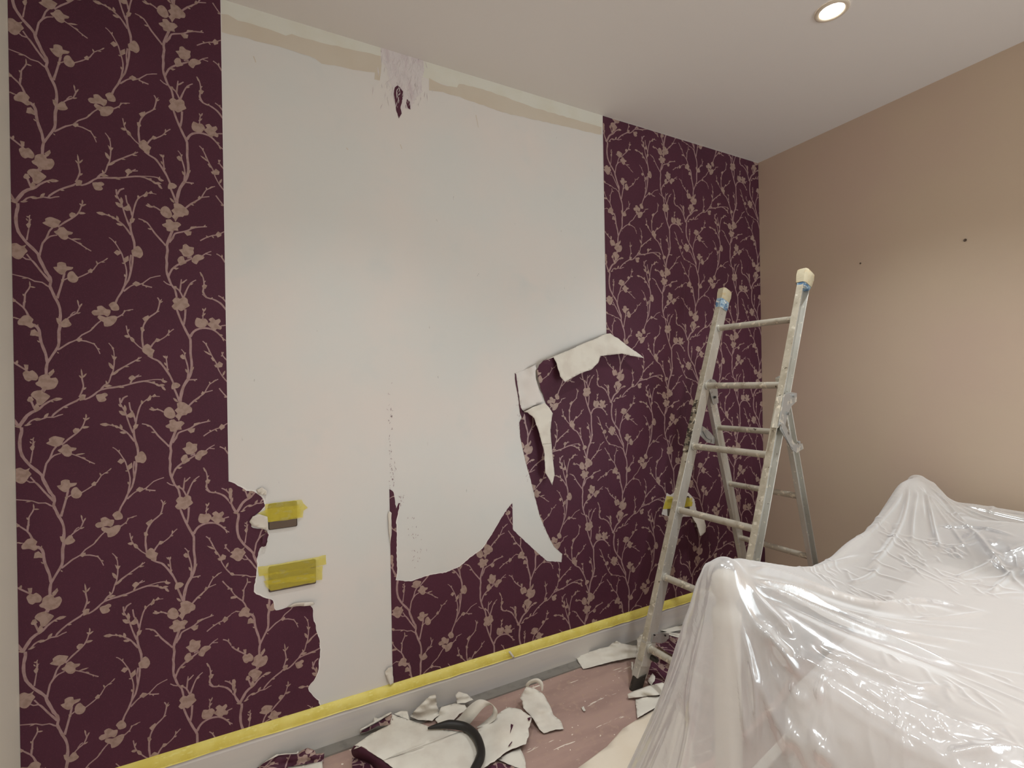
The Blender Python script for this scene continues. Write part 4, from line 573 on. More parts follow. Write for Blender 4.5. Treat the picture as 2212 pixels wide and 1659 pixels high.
# brackets
def c7(*p): return [(1440+p[i]*.2532, 820+p[i+1]*.2532) for i in range(0, len(p), 2)]
def bracket(pts, p0, th, name='hinge_plate', m=None):
    Q = [on_plane(x, y, p0, rd) for x, y in pts]; mb = MB(); mb.slab(Q, rd*th); return part(mb, name, m or M['zinc'], lad, bevel=.001)
po = P_(1.2)-rd*(LW+.030)
bracket(c7(1000, 130, 1060, 106, 1112, 115, 1112, 185, 1065, 230, 1035, 300, 1012, 400, 955, 395, 975, 280, 990, 200), po, .004)
bracket(c7(948, 150, 1004, 128, 990, 210, 968, 395, 950, 415, 898, 408, 925, 280), po+rd*.004, .006, 'sleeve', M['alu_dirty'])
bracket(c7(975, 365, 1000, 360, 1030, 420, 1062, 480, 1085, 535, 1118, 555, 1160, 545, 1170, 590, 1112, 626, 1070, 600, 1035, 535, 970, 425), po-rd*.001, .004, 'stay')
bracket(c7(985, 385, 1003, 400, 1050, 490, 1075, 560, 1080, 590, 1058, 570, 1025, 505, 985, 420), po-rd*.0035, .0035, 'stay_rib')
for x, y in ((1088, 138), (1128, 535), (975, 385), (1040, 290)):
    c = on_plane(1440+x*.2532, 820+y*.2532, po-rd*.004, rd); mb = MB(); mb.tube([c+rd*.004, c-rd*.004], .006, 10); part(mb, 'bolt', M['zinc'], lad, smooth='auto')
pl = P_(1.2)+rd*.030
bracket(c7(290, 385, 330, 410, 380, 455, 412, 500, 408, 552, 345, 535, 290, 480), pl, .004, 'stay')
bracket(c7(310, 440, 325, 440, 385, 505, 375, 515, 345, 500), pl-rd*.004, .003, 'stay_rib')
bracket(c7(345, 20, 360, 2, 385, -5, 412, 2, 430, 25, 445, 200, 400, 215, 360, 60), P_(1.34)-rd*.004, .004)
mb = MB(); c = on_plane(1440+408*.2532, 820+150*.2532, P_(1.3)-rd*.006, rd); mb.tube([c, c-rd*.006], .006, 10); part(mb, 'bolt', M['dark'], lad, smooth='auto')
# worn tape on the left stile below the hinge
mb = MB(); mb.sweep([P_(1.02), P_(1.16), P_(1.27)], [(.001, -.0325), (.0295, -.0325), (.0295, -.012), (.001, -.027)], rd, sn); part(mb, 'dirty_wrap', M['grime'], lad, bevel=.002)
# taped tops
def cap(p, flip, m, h0, h1, name, gr):
    mb = MB(); s_ = -1 if flip else 1; a = (-.005-gr)*s_; b = (.031+gr)*s_
    c0, c1 = min(a, b), max(a, b)
    rows = [P_(p+h0), P_(p+h0+(h1-h0)*.5), P_(p+h1*.86+h0*.14), P_(p+h1)]
    k = (.92, 1.05, 1.0, .72); vs = []
    off = -rd*(LW if flip else 0); mid = (c0+c1)/2
    prof8 = [(-1, -.7), (-.7, -1), (.7, -1), (1, -.7), (1, .7), (.7, 1), (-.7, 1), (-1, .7)]
    hw = (c1-c0)/2; hb = .032+gr
    for r_, kk in zip(rows, k): vs += [r_+off+rd*(mid+q[0]*hw*kk)+sn*(q[1]*hb*kk) for q in prof8]
    fs = [(i*8+j, i*8+(j+1) % 8, (i+1)*8+(j+1) % 8, (i+1)*8+j) for i in range(3) for j in range(8)]+[tuple(range(7, -1, -1)), tuple(24+j for j in range(8))]
    mb.add(vs, fs); return part(mb, name, m, lad, smooth='auto')
tag(cap(1.83, False, M['cap_cream'], -.04, .022, 'end_cap', .002), 'cream taped end of the left stile')
tag(cap(1.83, False, M['cap_blue'], -.085, -.03, 'tape_wrap', .0), 'blue and white tape')
tag(cap(1.845, True, M['cap_cream'], -.045, .022, 'end_cap', .005), 'bulky cream tape wrapped on the right stile end')
tag(cap(1.845, True, M['cap_blue'], -.06, -.03, 'tape_wrap', -.001), 'blue tape')
# feet
def foot(off, spl):
    a = P_(.20)+off; b = P_(0.0)+off+spl; b.z = .0
    ax = (a-b).normalized(); mb = MB(); mb.sweep([b+ax*.045, a], [(-.003, -.030), (.029, -.030), (.029, .030), (-.003, .030)], rd, sn); part(mb, 'foot_sleeve', M['alu'], lad, bevel=.003)
    mb = MB(); prof = [(.0145*1.5*math.cos(t)+.013, .034*math.sin(t)) for t in [math.radians(x) for x in range(0, 360, 24)]]
    mb.sweep([b+up*.002, b+ax*.03+up*.001, b+ax*.06], prof, rd, nn); part(mb, 'rubber_foot', M['rubber'], lad, smooth='auto')
_f = on_floor(1374, 1486)
_spl = Vector((_f.x, _f.y, 0))-P_(0); _spl.z = 0; _spl -= rd*.013
foot(Vector((0, 0, 0)), _spl)
foot(-rd*(LW+.026), Vector((0, 0, 0)))
for q in (0, 1):
    b = Q_(1.36)-rd*(RW*q) + rd*(.01-.02*q); b.z = 0; mb = MB(); mb.sweep([b, b+up*.05], [(-.018, -.03), (.018, -.03), (.018, .03), (-.018, .03)], rd, nn); part(mb, 'rubber_foot', M['rubber'], lad, bevel=.004)
def c8(*p): return [(1200+p[i]*.217, 1240+p[i+1]*.217) for i in range(0, len(p), 2)]
bracket(c8(965, 600, 1040, 585, 1130, 592, 1130, 640, 1100, 672, 1060, 690, 955, 680), P_(.25)-rd*.004, .003)
for x, y in ((985, 607), (1092, 612)):
    c = on_plane(1200+x*.217, 1240+y*.217, P_(.25)-rd*.006, rd); mb = MB(); mb.tube([c+rd*.004, c-rd*.003], .0035, 10); part(mb, 'bolt', M['dark'], lad)
c = on_plane(1200+975*.217, 1240+840*.217, P_(.1)-rd*.01, rd); mb = MB(); mb.tube([c+rd*.02, c-rd*.002, c-rd*.02], [.010, .012, .009], 12); part(mb, 'knob', M['rubber'], lad, smooth='auto')

# ------------------------------------------------------------------ bed under the dust sheet
P1 = Vector((1.012, -1.122, 0)); PZ = .885
P2 = Vector((2.545, -.846, 0)); P2Z = .865
e1 = (P2-P1).normalized(); e2 = Vector((e1.y, -e1.x, 0)); BL = (P2-P1).length; BW = 1.15
def bp(s_, t_, z=0): return P1+e1*s_+e2*t_+up*z
MZ = .655
bed = empty('bed', bp(BL/2, BW/2))
for (s_, t_, z) in ((0, 0, PZ), (BL, 0, P2Z), (BL, BW, P2Z), (0, BW, PZ)):
    c = bp(s_, t_); mb = MB(); mb.lathe((c.x, c.y, 0), [(.028, 0), (.028, z-.14), (.031, z-.13), (.031, z-.112), (.022, z-.10), (.020, z-.085), (.028, z-.07), (.031, z-.05), (.028, z-.031), (.017, z-.02), (.001, z-.016)], 24)
    part(mb, 'post', M['post'], bed, smooth=True)
def obox(s0, s1, t0, t1, z0, z1, name, m, bev):
    mb = MB(); mb.add([bp(s0, t0, z0), bp(s1, t0, z0), bp(s1, t1, z0), bp(s0, t1, z0), bp(s0, t0, z1), bp(s1, t0, z1), bp(s1, t1, z1), bp(s0, t1, z1)], [(3, 2, 1, 0), (4, 5, 6, 7), (0, 1, 5, 4), (1, 2, 6, 5), (2, 3, 7, 6), (3, 0, 4, 7)])
    o = part(mb, name, m, bed, bevel=bev)
    if bev > .02:
        o.modifiers['bevel'].segments = 8; o.data.polygons.foreach_set('use_smooth', [True]*6)
    return o
obox(.05, BL-.05, .06, BW-.06, .36, MZ-.015, 'mattress', M['bedding'], .11)
obox(.03, BL-.03, -.012, .012, .25, .36, 'side_rail', M['post'], .004)
obox(.03, BL-.03, BW-.012, BW+.012, .25, .36, 'side_rail', M['post'], .004)
obox(-.012, .012, .03, BW-.03, .25, .42, 'footboard', M['post'], .004)
obox(BL-.012, BL+.012, .03, BW-.03, P2Z-.13, P2Z-.098, 'headboard_rail', M['post'], .006)
obox(BL-.012, BL+.012, .03, BW-.03, .3, .5, 'headboard', M['post'], .004)
tag(bed, 'pale bed with round knobbed posts, hidden under the clear plastic sheet', 'bed')
# grey pillow, blurred through the film
mb = MB(); vs = []; n = 24; mm = 12
for i in range(mm+1):
    for j in range(n):
        a = 2*math.pi*j/n; b = math.pi*(i/mm-.5); k = math.copysign(abs(math.cos(a))**.6, math.cos(a)); l = math.copysign(abs(math.sin(a))**.6, math.sin(a))
        vs.append(bp(BL-.26+.17*k*math.cos(b), .34+.25*l*math.cos(b), MZ+.055+.062*math.sin(b)))
mb.add(vs, [(i*n+j, i*n+(j+1) % n, (i+1)*n+(j+1) % n, (i+1)*n+j) for i in range(mm) for j in range(n)])
tag(mb.build('pillow', M['pillow'], smooth=True), 'fluffy grey pillow at the head of the bed, dim through the plastic', 'pillow')

# the film: a stretched membrane over posts, headboard and mattress, then pleats
S0, S1_, T0_, T1_ = -.34, BL+.19, -.30, BW+.10; GD = .0125
ns = int((S1_-S0)/GD)+1; ntt = int((T1_-T0_)/GD)+1
sv = np.linspace(S0, S1_, ns); tv = np.linspace(T0_, T1_, ntt); SS, TT = np.meshgrid(sv, tv, indexing='ij')
obs = np.full((ns, ntt), -1.0)
def sd_box(s0, s1, t0, t1):
    return np.maximum(np.maximum(s0-SS, SS-s1), np.maximum(t0-TT, TT-t1))
dm = sd_box(.05, BL-.05, .06, BW-.06); obs = np.where(dm < .0, np.maximum(obs, MZ-.07*np.clip((dm+.11)/.11, 0, 1)**2), obs)
for s_, t_, z in ((0, 0, PZ), (BL, 0, P2Z), (BL, BW, P2Z), (0, BW, PZ)):
    r_ = np.hypot(SS-s_, TT-t_); obs = np.where(r_ < .037, np.maximum(obs, z+.006-.028*(r_/.037)**2.5), obs)
dh = sd_box(BL-.014, BL+.014, 0, BW); obs = np.where(dh < .008, np.maximum(obs, P2Z-.09), obs)
pil = ((SS-(BL-.26))/.2)**2+((TT-.34)/.27)**2; obs = np.where(pil < 1, np.maximum(obs, MZ+.02+.105*np.sqrt(np.clip(1-pil, 0, 1))), obs)
# tension ridges between the supports, as seen against what lies behind
def ridge(px, p0, n, first=None, last=None):
    Q = [on_plane(x, y, p0, n) for x, y in px]; return ([first] if first else [])+[((q-P1).dot(e1), (q-P1).dot(e2), q.z) for q in Q]+([last] if last else [])
rid1 = ridge([(1597, 1207), (1650, 1216), (1700, 1225), (1745, 1229), (1800, 1204), (1870, 1152), (1920, 1088), (1950, 1042)], P1, e2, (0, 0, PZ), (BL, 0, P2Z))
rid2 = ridge([(2012, 1042), (2050, 1086), (2092, 1137), (2150, 1148), (2210, 1162)], P2, e1, (BL, 0, P2Z), None); rid2.append((BL, BW, rid2[-1][2]))
vdir = (Vector((P1.x, P1.y, 0))-Vector((EYE.x, EYE.y, 0))).normalized()
rid3 = ridge([(1528, 1218), (1508, 1275), (1483, 1350), (1452, 1455), (1425, 1560), (1402, 1655)], P1, vdir, (0, 0, PZ), None)
_a, _b = rid3[-2], rid3[-1]; _k = (_b[2]-.02)/(_a[2]-_b[2]); rid3.append(tuple(_b[i]+(_b[i]-_a[i])*_k for i in range(3)))
print('ridges', [tuple(round(x, 3) for x in r) for r in rid1+rid2+rid3])
_cs = np.clip(SS, 0, BL); _ct = np.clip(TT, 0, BW); dout = np.hypot(SS-_cs, TT-_ct)
def rz(s_): return np.interp(s_, [r[0] for r in rid1], [r[2] for r in rid1])
zin = np.full_like(SS, MZ-.004)
def smax(a, b, k=.02): h = np.clip(.5+.5*(a-b)/k, 0, 1); return b*(1-h)+a*h+k*h*(1-h)
r1 = np.hypot(_cs, _ct); zin = smax(zin, MZ-.03+(PZ-MZ+.03)*(.55*np.clip(1-r1/.75, 0, 1)+.45*np.exp(-r1/.16)), .05)
r2 = np.hypot(_cs-BL, _ct); zin = smax(zin, MZ-.03+(P2Z-MZ+.03)*(.45*np.clip(1-r2/.55, 0, 1)+.55*np.exp(-r2/.11)), .03)
zr = rz(_cs); zin = smax(zin, MZ-.02+(zr-MZ+.02)*np.exp(-_ct/.20), .04)
z2 = np.interp(_ct, [r[1] for r in rid2], [r[2] for r in rid2]); zin = smax(zin, MZ-.02+(z2-MZ+.02)*np.exp(-(BL-_cs)/.16), .03)
steep = np.where(TT < 0, 2.4, 3.8)
zz = np.maximum(np.maximum(zin-steep*np.maximum(dout, 0), .012), obs)
zz = np.where((SS > BL) & (TT > -.05), np.maximum(z2-1.5*np.maximum(SS-BL, 0)-2.5*np.maximum(-TT, 0), .3), zz)
fixr = np.full((ns, ntt), -1.0)
for rr in (rid1, rid2, rid3):
    for a, b in zip(rr[:-1], rr[1:]):
        n_ = max(2, int(np.hypot(a[0]-b[0], a[1]-b[1])/.004)+int(abs(a[2]-b[2])/.01))
        for q in range(n_+1):
            p = [a[i]+(b[i]-a[i])*q/n_ for i in range(3)]; i = int(round((p[0]-S0)/GD)); j = int(round((p[1]-T0_)/GD))
            if 0 <= i < ns and 0 <= j < ntt: fixr[i, j] = max(fixr[i, j], p[2])
obs = np.maximum(obs, fixr); zz = np.maximum(zz, obs)
for it in range(55):
    av = .25*(np.roll(zz, 1, 0)+np.roll(zz, -1, 0)+np.roll(zz, 1, 1)+np.roll(zz, -1, 1))
    av[0, :] = zz[0, :]; av[-1, :] = zz[-1, :]; av[:, 0] = zz[:, 0]; av[:, -1] = zz[:, -1]
    zz = np.maximum(zz+.8*(av-zz), obs)
UPS = 5
def upsample(z, k):
    a = np.linspace(0, z.shape[0]-1, (z.shape[0]-1)*k+1); i0 = np.minimum(a.astype(int), z.shape[0]-2); f = (a-i0)[:, None]; z = z[i0]*(1-f)+z[i0+1]*f
    b = np.linspace(0, z.shape[1]-1, (z.shape[1]-1)*k+1); j0 = np.minimum(b.astype(int), z.shape[1]-2); g = (b-j0)[None, :]; return z[:, j0]*(1-g)+z[:, j0+1]*g
zf = upsample(zz, UPS)
for _ in range(6):
    zf[1:-1, 1:-1] = .5*zf[1:-1, 1:-1]+.125*(zf[2:, 1:-1]+zf[:-2, 1:-1]+zf[1:-1, 2:]+zf[1:-1, :-2])
sf = np.linspace(S0, S1_, zf.shape[0]); tf = np.linspace(T0_, T1_, zf.shape[1]); SF, TF = np.meshgrid(sf, tf, indexing='ij')
X = P1.x+e1.x*SF+e2.x*TF; Y = P1.y+e1.y*SF+e2.y*TF
gs = np.gradient(zf, sf, axis=0); gt = np.gradient(zf, tf, axis=1)
nl = np.sqrt(1+gs**2+gt**2); NX = (-gs*e1.x-gt*e2.x)/nl; NY = (-gs*e1.y-gt*e2.y)/nl; NZ = 1/nl
# where each fold line seen on the sheet lies on it
rel = np.stack([X-EYE.x, Y-EYE.y, zf-EYE.z], -1); dep = rel@np.array(_F); PXX = 1106+FPX*(rel@np.array(_R))/dep; PYY = 829.5-FPX*(rel@np.array(_U))/dep
PXX = np.where(dep > .05, PXX, 1e6)
def hit(px, py):
    d2 = (PXX-px)**2+(PYY-py)**2; m = d2.min(); c = d2 < max(m*1.5, 49); i = np.argmin(np.where(c, dep, 9e9)); return np.array([SF.flat[i], TF.flat[i]])
disp = np.zeros_like(zf)
AMP = 1.9
def fold(pts, amp, wid, sharp=1.0, taper=(0.15, .35)):
    """raise a crease along a polyline in (s, t)"""
    global disp
    pts = [np.array(p) for p in smooth_line([tuple(p) for p in pts], 6)]
    Ls = [0]
    for a, b in zip(pts[:-1], pts[1:]): Ls.append(Ls[-1]+np.hypot(*(b-a)))
    tot = Ls[-1]; best = np.full(zf.shape, 9.0); along = np.zeros(zf.shape); side = np.zeros(zf.shape)
    lo = np.min(pts, axis=0)-.1; hi = np.max(pts, axis=0)+.1
    i0, i1 = np.searchsorted(sf, [lo[0], hi[0]]); j0, j1 = np.searchsorted(tf, [lo[1], hi[1]])
    if i1-i0 < 2 or j1-j0 < 2: return
    A = SF[i0:i1, j0:j1]; B = TF[i0:i1, j0:j1]; best = np.full(A.shape, 9.0); along = np.zeros(A.shape)
    for k in range(len(pts)-1):
        a, b = pts[k], pts[k+1]; d = b-a; l2 = d@d
        if l2 < 1e-10: continue
        t = np.clip(((A-a[0])*d[0]+(B-a[1])*d[1])/l2, 0, 1); q = np.hypot(A-a[0]-t*d[0], B-a[1]-t*d[1])
        c = q < best; best = np.where(c, q, best); along = np.where(c, (Ls[k]+t*math.sqrt(l2))/tot, along)
    env = np.clip(along/taper[0], 0, 1)*np.clip((1-along)/taper[1], 0, 1); env = env*env*(3-2*env)
    w_ = np.maximum(.0052, wid*.8*(.4+along)); be = np.sqrt(best**2+.003**2)-.003
    disp[i0:i1, j0:j1] += AMP*amp*env*(np.exp(-be/w_*1.2)*sharp+np.exp(-(best/w_)**2)*(1-sharp)-.35*np.exp(-(best/(2.6*w_))**2))
def cb(*p): return [hit(1360+p[i]*.4092, 980+p[i+1]*.4092) for i in range(0, len(p), 2)]
fold(cb(535, 600, 570, 700, 650, 900, 740, 970, 850, 1110, 930, 1230), .016, .010)
fold(cb(560, 600, 640, 700, 760, 860, 880, 980), .010, .008)
fold(cb(600, 620, 800, 750, 1090, 895, 1400, 1010, 1700, 1120, 2010, 1210), .017, .016, .7)
fold(cb(560, 590, 850, 720, 1100, 830, 1400, 940, 1880, 1000), .011, .012)
fold(cb(560, 570, 900, 670, 1340, 800, 1700, 800), .013, .016, .6)
fold(cb(540, 660, 560, 850, 620, 1060, 650, 1300, 680, 1600), .010, .008)
fold(cb(440, 660, 390, 900, 330, 1200, 290, 1500), .008, .010)
fold(cb(500, 660, 545, 1000, 600, 1400, 640, 1640), .008, .010)
fold(cb(600, 1060, 700, 1250, 760, 1400, 860, 1560), .009, .012)
fold(cb(830, 1190, 880, 1290, 960, 1300), .008, .008)
fold(cb(950, 1000, 1200, 1120, 1500, 1230, 1650, 1200), .006, .010)
fold(cb(1090, 1050, 1300, 1150, 1560, 1230), .005, .008)
fold(cb(760, 1000, 900, 1080, 1100, 1180), .005, .008)
fold(cb(1340, 800, 1520, 770, 1720, 800, 1900, 830), .010, .012)
fold(cb(1480, 150, 1430, 330, 1330, 520, 1200, 640), .010, .010)
fold(cb(1460, 160, 1330, 330, 1180, 460, 1000, 580), .008, .008)
fold(cb(1550, 180, 1590, 330, 1640, 530), .009, .008)
fold(cb(1520, 180, 1490, 340, 1480, 500), .006, .008)
fold(cb(1570, 150, 1680, 260, 1780, 370), .007, .006)
fold(cb(900, 600, 1080, 570, 1260, 520), .009, .010)
fold(cb(1150, 680, 1270, 640, 1330, 560), .007, .008)
fold(cb(1620, 370, 1800, 380, 2060, 440), .006, .008)
fold(cb(1720, 650, 1850, 600, 2000, 480), .008, .010)
fold(cb(1900, 730, 2000, 640, 2080, 560), .008, .010)
fold(cb(1500, 860, 1700, 860, 1900, 820), .006, .010)
fold(cb(770, 1440, 1000, 1560, 1150, 1650), .010, .014)
fold(cb(1640, 1590, 1850, 1560, 2060, 1540), .008, .010)
AMP = 1.5
for s_, t_ in ((0, 0), (BL, 0)):
    for k in range(44):
        a = random.uniform(-math.pi, math.pi); r0 = random.uniform(.05, .12); r1 = random.uniform(.3, .85); da = random.uniform(-.12, .12)
        pts = [(s_+r*math.cos(a+da*r), t_+r*math.sin(a+da*r)) for r in np.linspace(r0, r1, 5)]
        fold(pts, random.uniform(.0015, .0055), random.uniform(.005, .010))
for k in range(70):
    s_, t_ = random.uniform(.1, BL), random.uniform(0, BW); a = random.uniform(-.2, .9)+(math.atan2(t_, s_)); r1 = random.uniform(.06, .3)
    fold([(s_+r*math.cos(a), t_+r*math.sin(a+.15*r)) for r in np.linspace(0, r1, 4)], random.uniform(.002, .005), random.uniform(.004, .008), taper=(.4, .4))
def crumple(x, y, r, n, amp=.003):
    c = hit(1360+x*.4092, 980+y*.4092)
    for k in range(n):
        a = random.uniform(0, math.pi); q = c+np.array([random.gauss(0, r), random.gauss(0, r)]); l = random.uniform(.3, 1)*r
        fold([q-l*np.array([math.cos(a), math.sin(a)]), q+l*.1*np.array([math.sin(a), math.cos(a)]), q+l*np.array([math.cos(a), math.sin(a)])], amp*random.uniform(.5, 1.1), .0055, taper=(.3, .3))
for a in ((690, 940, .03, 16), (1020, 1350, .03, 14), (1080, 650, .05, 18), (1500, 560, .06, 26), (1700, 515, .035, 16), (1360, 400, .03, 14), (1480, 780, .03, 10), (1800, 700, .04, 12), (1380, 1465, .03, 10), (1500, 1480, .04, 10), (1870, 1570, .04, 10), (1640, 1200, .05, 16), (2030, 560, .04, 12), (900, 1300, .03, 10), (760, 1500, .04, 10), (1000, 620, .03, 10)): crumple(*a)
for s_, t_, z in ((0, 0, PZ), (BL, 0, P2Z), (BL, BW, P2Z), (0, BW, PZ)):
    disp *= np.clip((np.hypot(SF-s_, TF-t_)-.035)/.06, 0, 1)
for _ in range(1):
    disp[1:-1, 1:-1] = .4*disp[1:-1, 1:-1]+.15*(disp[2:, 1:-1]+disp[:-2, 1:-1]+disp[1:-1, 2:]+disp[1:-1, :-2])
disp = disp+.0045
X2, Y2, Z2 = X+NX*disp, Y+NY*disp, zf+NZ*disp
X2 = np.minimum(X2, XR-.006); Z2 = np.maximum(Z2, .004)
mb = MB(); mb.keep = True; a_, b_ = zf.shape
idx = np.arange(a_*b_).reshape(a_, b_)
F_ = np.stack([idx[:-1, :-1], idx[:-1, 1:], idx[1:, 1:], idx[1:, :-1]], -1).reshape(-1, 4)
me = bpy.data.meshes.new('dust_sheet'); me.from_pydata(np.stack([X2, Y2, Z2], -1).reshape(-1, 3).tolist(), [], F_[:, ::-1].tolist())
me.polygons.foreach_set('use_smooth', [True]*len(me.polygons)); me.materials.append(M['plastic']); me.update()
sheet = bpy.data.objects.new('dust_sheet', me); COL.objects.link(sheet)
tag(sheet, 'clear glossy plastic dust sheet draped in folds over the bed posts', 'dust sheet')

# ------------------------------------------------------------------ things on the floor
def scrap(name, pts, label, cat='paper scrap', up_m='white', ctrl=(), group='wallpaper scraps on the floor', place=None, parent=None, grid=.012, rag=.0012):
    """a torn piece of wallpaper; pts = (px, py, height)"""
    Q = [on_floor(p[0], p[1]) for p in pts]; C = Q+[on_floor(p[0], p[1]) for p in ctrl]
    o2 = ragged([(q.x, q.y) for q in Q]+[(Q[0].x, Q[0].y)], .012, rag)[:-1]
    cx = np.array([(q.x, q.y) for q in C]); cz = np.array([p[2] for p in list(pts)+list(ctrl)])
    def fn(u, v):
        d = np.hypot(cx[:, 0]-u, cx[:, 1]-v)+1e-4; wt = d**-3; h = float((wt*cz).sum()/wt.sum())+.0012; k = h/EYE.z
        return (u+(EYE.x-u)*k, v+(EYE.y-v)*k, h)
    pl = []
    if up_m == 'plum':
        c = cx.mean(0); pl = place or [(c[0]-.2, c[1]+.3, -.9), (c[0]+.15, c[1]+.55, -.9)]
    V, T, K = printed(o2, pl, grid=grid)
    ms = [M['plum'], M['stem'], M['petal']]+[M['white']]*3 if up_m == 'plum' else [M['white']]*3+[M['plum']]*3
    o = paper_mesh(name, V, T, K, fn, parent, True, ms, smooth=True)
    if parent is None: tag(o, label, cat, group)
    elif label: tag(o, label)
    return o
def cf(*p): return [(540+p[i]*.3255, 1360+p[i+1]*.3255, p[i+2]) for i in range(0, len(p), 3)]
def ribbon(name, L_, R_, label, mats, parent=None, cat='paper scrap', group='wallpaper scraps on the floor'):
    """a curled strip between two edge lines of (px, py, height)"""
    a = smooth_line([tuple(on_floor(*p)) for p in L_], 5); b = smooth_line([tuple(on_floor(*p)) for p in R_], 5); n = len(a)
    V = [(i, 0) for i in range(n)]+[(i, 1) for i in range(n)]; T = [(i, i+1, n+i+1, n+i) for i in range(n-1)]
    pos = a+b
    o = paper_mesh(name, V, T, [0]*len(T), lambda u, v: pos[int(u)+n*int(v)], parent, True, mats, smooth=True)
    if parent is None: tag(o, label, cat, group)
    elif label: tag(o, label)
    return o
WP = [M['white']]*3+[M['plum']]*3; PW = [M['plum']]*3+[M['white']]*3
# cream cloth
cl = [on_floor(*p, .003) for p in ((1180, 1720), (1250, 1659), (1311, 1612), (1345, 1576), (1376, 1553), (1410, 1532), (1444, 1512), (1478, 1535), (1495, 1600), (1510, 1700), (1450, 1900), (1250, 1900))]
V, T, K = printed([(p.x, p.y) for p in cl], [], grid=.03)
o = paper_mesh('dust_cloth', V, T, K, lambda u, v: (u, v, .004+.003*math.sin(u*23+v*11)*math.sin(v*17)), None, True, [M['canvas']]*6, thick=.002, smooth=True)
tag(o, 'cream cotton dust cloth spread on the floor beside the plastic sheet', 'cloth')
# the big folded sheet with the hose
big_s = scrap('wallpaper_sheet', cf(672, 800, .05, 690, 772, .07, 715, 755, .075, 740, 735, .072, 810, 688, .06, 900, 645, .05, 930, 630, .05, 945, 560, .06, 985, 578, .045, 1060, 600, .03, 1200, 648, .03, 1340, 668, .028, 1430, 680, .025, 1500, 720, .02, 1515, 800, .02, 1470, 919, .02, 1420, 1010, .02, 1060, 1010, .03, 960, 928, .045, 900, 880, .055, 820, 825, .065, 740, 775, .075), 'large white folded wallpaper sheet with a curled plum edge, in front of the skirting', ctrl=cf(1100, 780, .04, 900, 760, .06), group=None)
ribbon('rolled_edge', cf(690, 770, .073, 740, 778, .073, 820, 830, .062, 900, 885, .052, 960, 933, .042, 1060, 1015, .03), cf(672, 800, .05, 690, 845, .018, 780, 880, .014, 830, 919, .012, 870, 950, .01, 960, 1030, .008), 'plum inner side of the fold', WP, big_s)
scrap('plum_side', cf(680, 850, .012, 740, 855, .012, 850, 905, .012, 960, 990, .012, 960, 1060, .012, 690, 1010, .005, 678, 930, .005), 'plum printed underside', up_m='plum', parent=big_s)
scrap('wallpaper_scrap', cf(726, 690, .012, 745, 668, .03, 830, 625, .04, 940, 556, .062, 950, 600, .05, 930, 632, .045, 850, 640, .035, 770, 680, .02), 'narrow plum strip standing up behind the large folded sheet', up_m='plum')
scrap('wallpaper_scrap', cf(724, 690, .014, 735, 655, .03, 755, 650, .035, 815, 610, .04, 825, 578, .05, 850, 590, .05, 935, 546, .065, 942, 554, .066, 830, 620, .045, 745, 664, .034), 'thin white torn edge strip above the narrow plum strip')
scrap('wallpaper_scrap', cf(955, 560, .05, 1000, 540, .05, 1045, 540, .045, 1060, 600, .03, 1010, 585, .035), 'small white scrap against the skirting behind the folded sheet')
scrap('wallpaper_scrap', cf(1060, 575, .02, 1100, 530, .05, 1150, 480, .075, 1195, 440, .09, 1232, 430, .09, 1240, 500, .05, 1262, 560, .02, 1210, 605, .012, 1120, 600, .012), 'white crumpled scrap leaning on the skirting above the hose')
scrap('wallpaper_scrap', cf(1230, 600, .012, 1270, 512, .04, 1360, 490, .035, 1425, 500, .03, 1450, 530, .022, 1390, 560, .03, 1330, 622, .02, 1250, 625, .014), 'white curved scrap left of the looped curl')
scrap('wallpaper_scrap', cf(1365, 430, .055, 1385, 412, .06, 1440, 428, .05, 1482, 465, .03, 1430, 486, .03, 1375, 492, .03), 'small white square scrap tilted against the grey floor edge')
# hose
hp = cf(1180, 655, .04, 1260, 637, .045, 1340, 630, .045, 1430, 648, .042, 1495, 700, .04, 1530, 780, .04, 1530, 850, .04, 1500, 910, .04, 1460, 990, .045)
hp = smooth_line([tuple(on_floor(*p)) for p in hp], 8)
mb = MB(); mb.tube(hp, [.003+.0115*min(1, i/14) for i in range(len(hp))], 14)
tag(mb.build('steamer_hose', M['hose'], smooth='auto'), 'black rubber hose curving over the white wallpaper sheet', 'hose')
# torn sheet right of the hose
big_t = scrap('wallpaper_sheet', cf(1510, 660, .02, 1560, 625, .03, 1640, 560, .04, 1720, 512, .05, 1800, 530, .055, 1862, 575, .05, 1868, 610, .045, 1850, 655, .04, 1852, 690, .035, 1832, 760, .03, 1720, 800, .025, 1620, 875, .02, 1530, 930, .012, 1500, 930, .012, 1545, 790, .014), 'white wallpaper sheet with ragged right edge, right of the black hose', ctrl=cf(1700, 650, .05), group=None, rag=.0022)
scrap('tear', cf(1732, 625, .0495, 1748, 630, .05, 1728, 690, .048), None, up_m='plum', parent=big_t, place=[])
scrap('tear', cf(1712, 775, .030, 1738, 740, .036, 1742, 748, .036, 1722, 775, .031), None, up_m='plum', parent=big_t, place=[])
scrap('tear', cf(1842, 588, .0525, 1866, 580, .052, 1860, 600, .050, 1848, 606, .049), None, up_m='plum', parent=big_t, place=[])
scrap('wallpaper_scrap', cf(1640, 862, .006, 1720, 815, .014, 1792, 778, .012, 1826, 860, .006, 1832, 930, .004, 1760, 912, .006), 'white scrap poking out from under the ragged sheet')
scrap('wallpaper_scrap', cf(1545, 940, .006, 1630, 880, .016, 1740, 905, .01, 1830, 960, .004, 1700, 1010, .004), 'plum printed scrap at the front of the ragged sheet', up_m='plum')
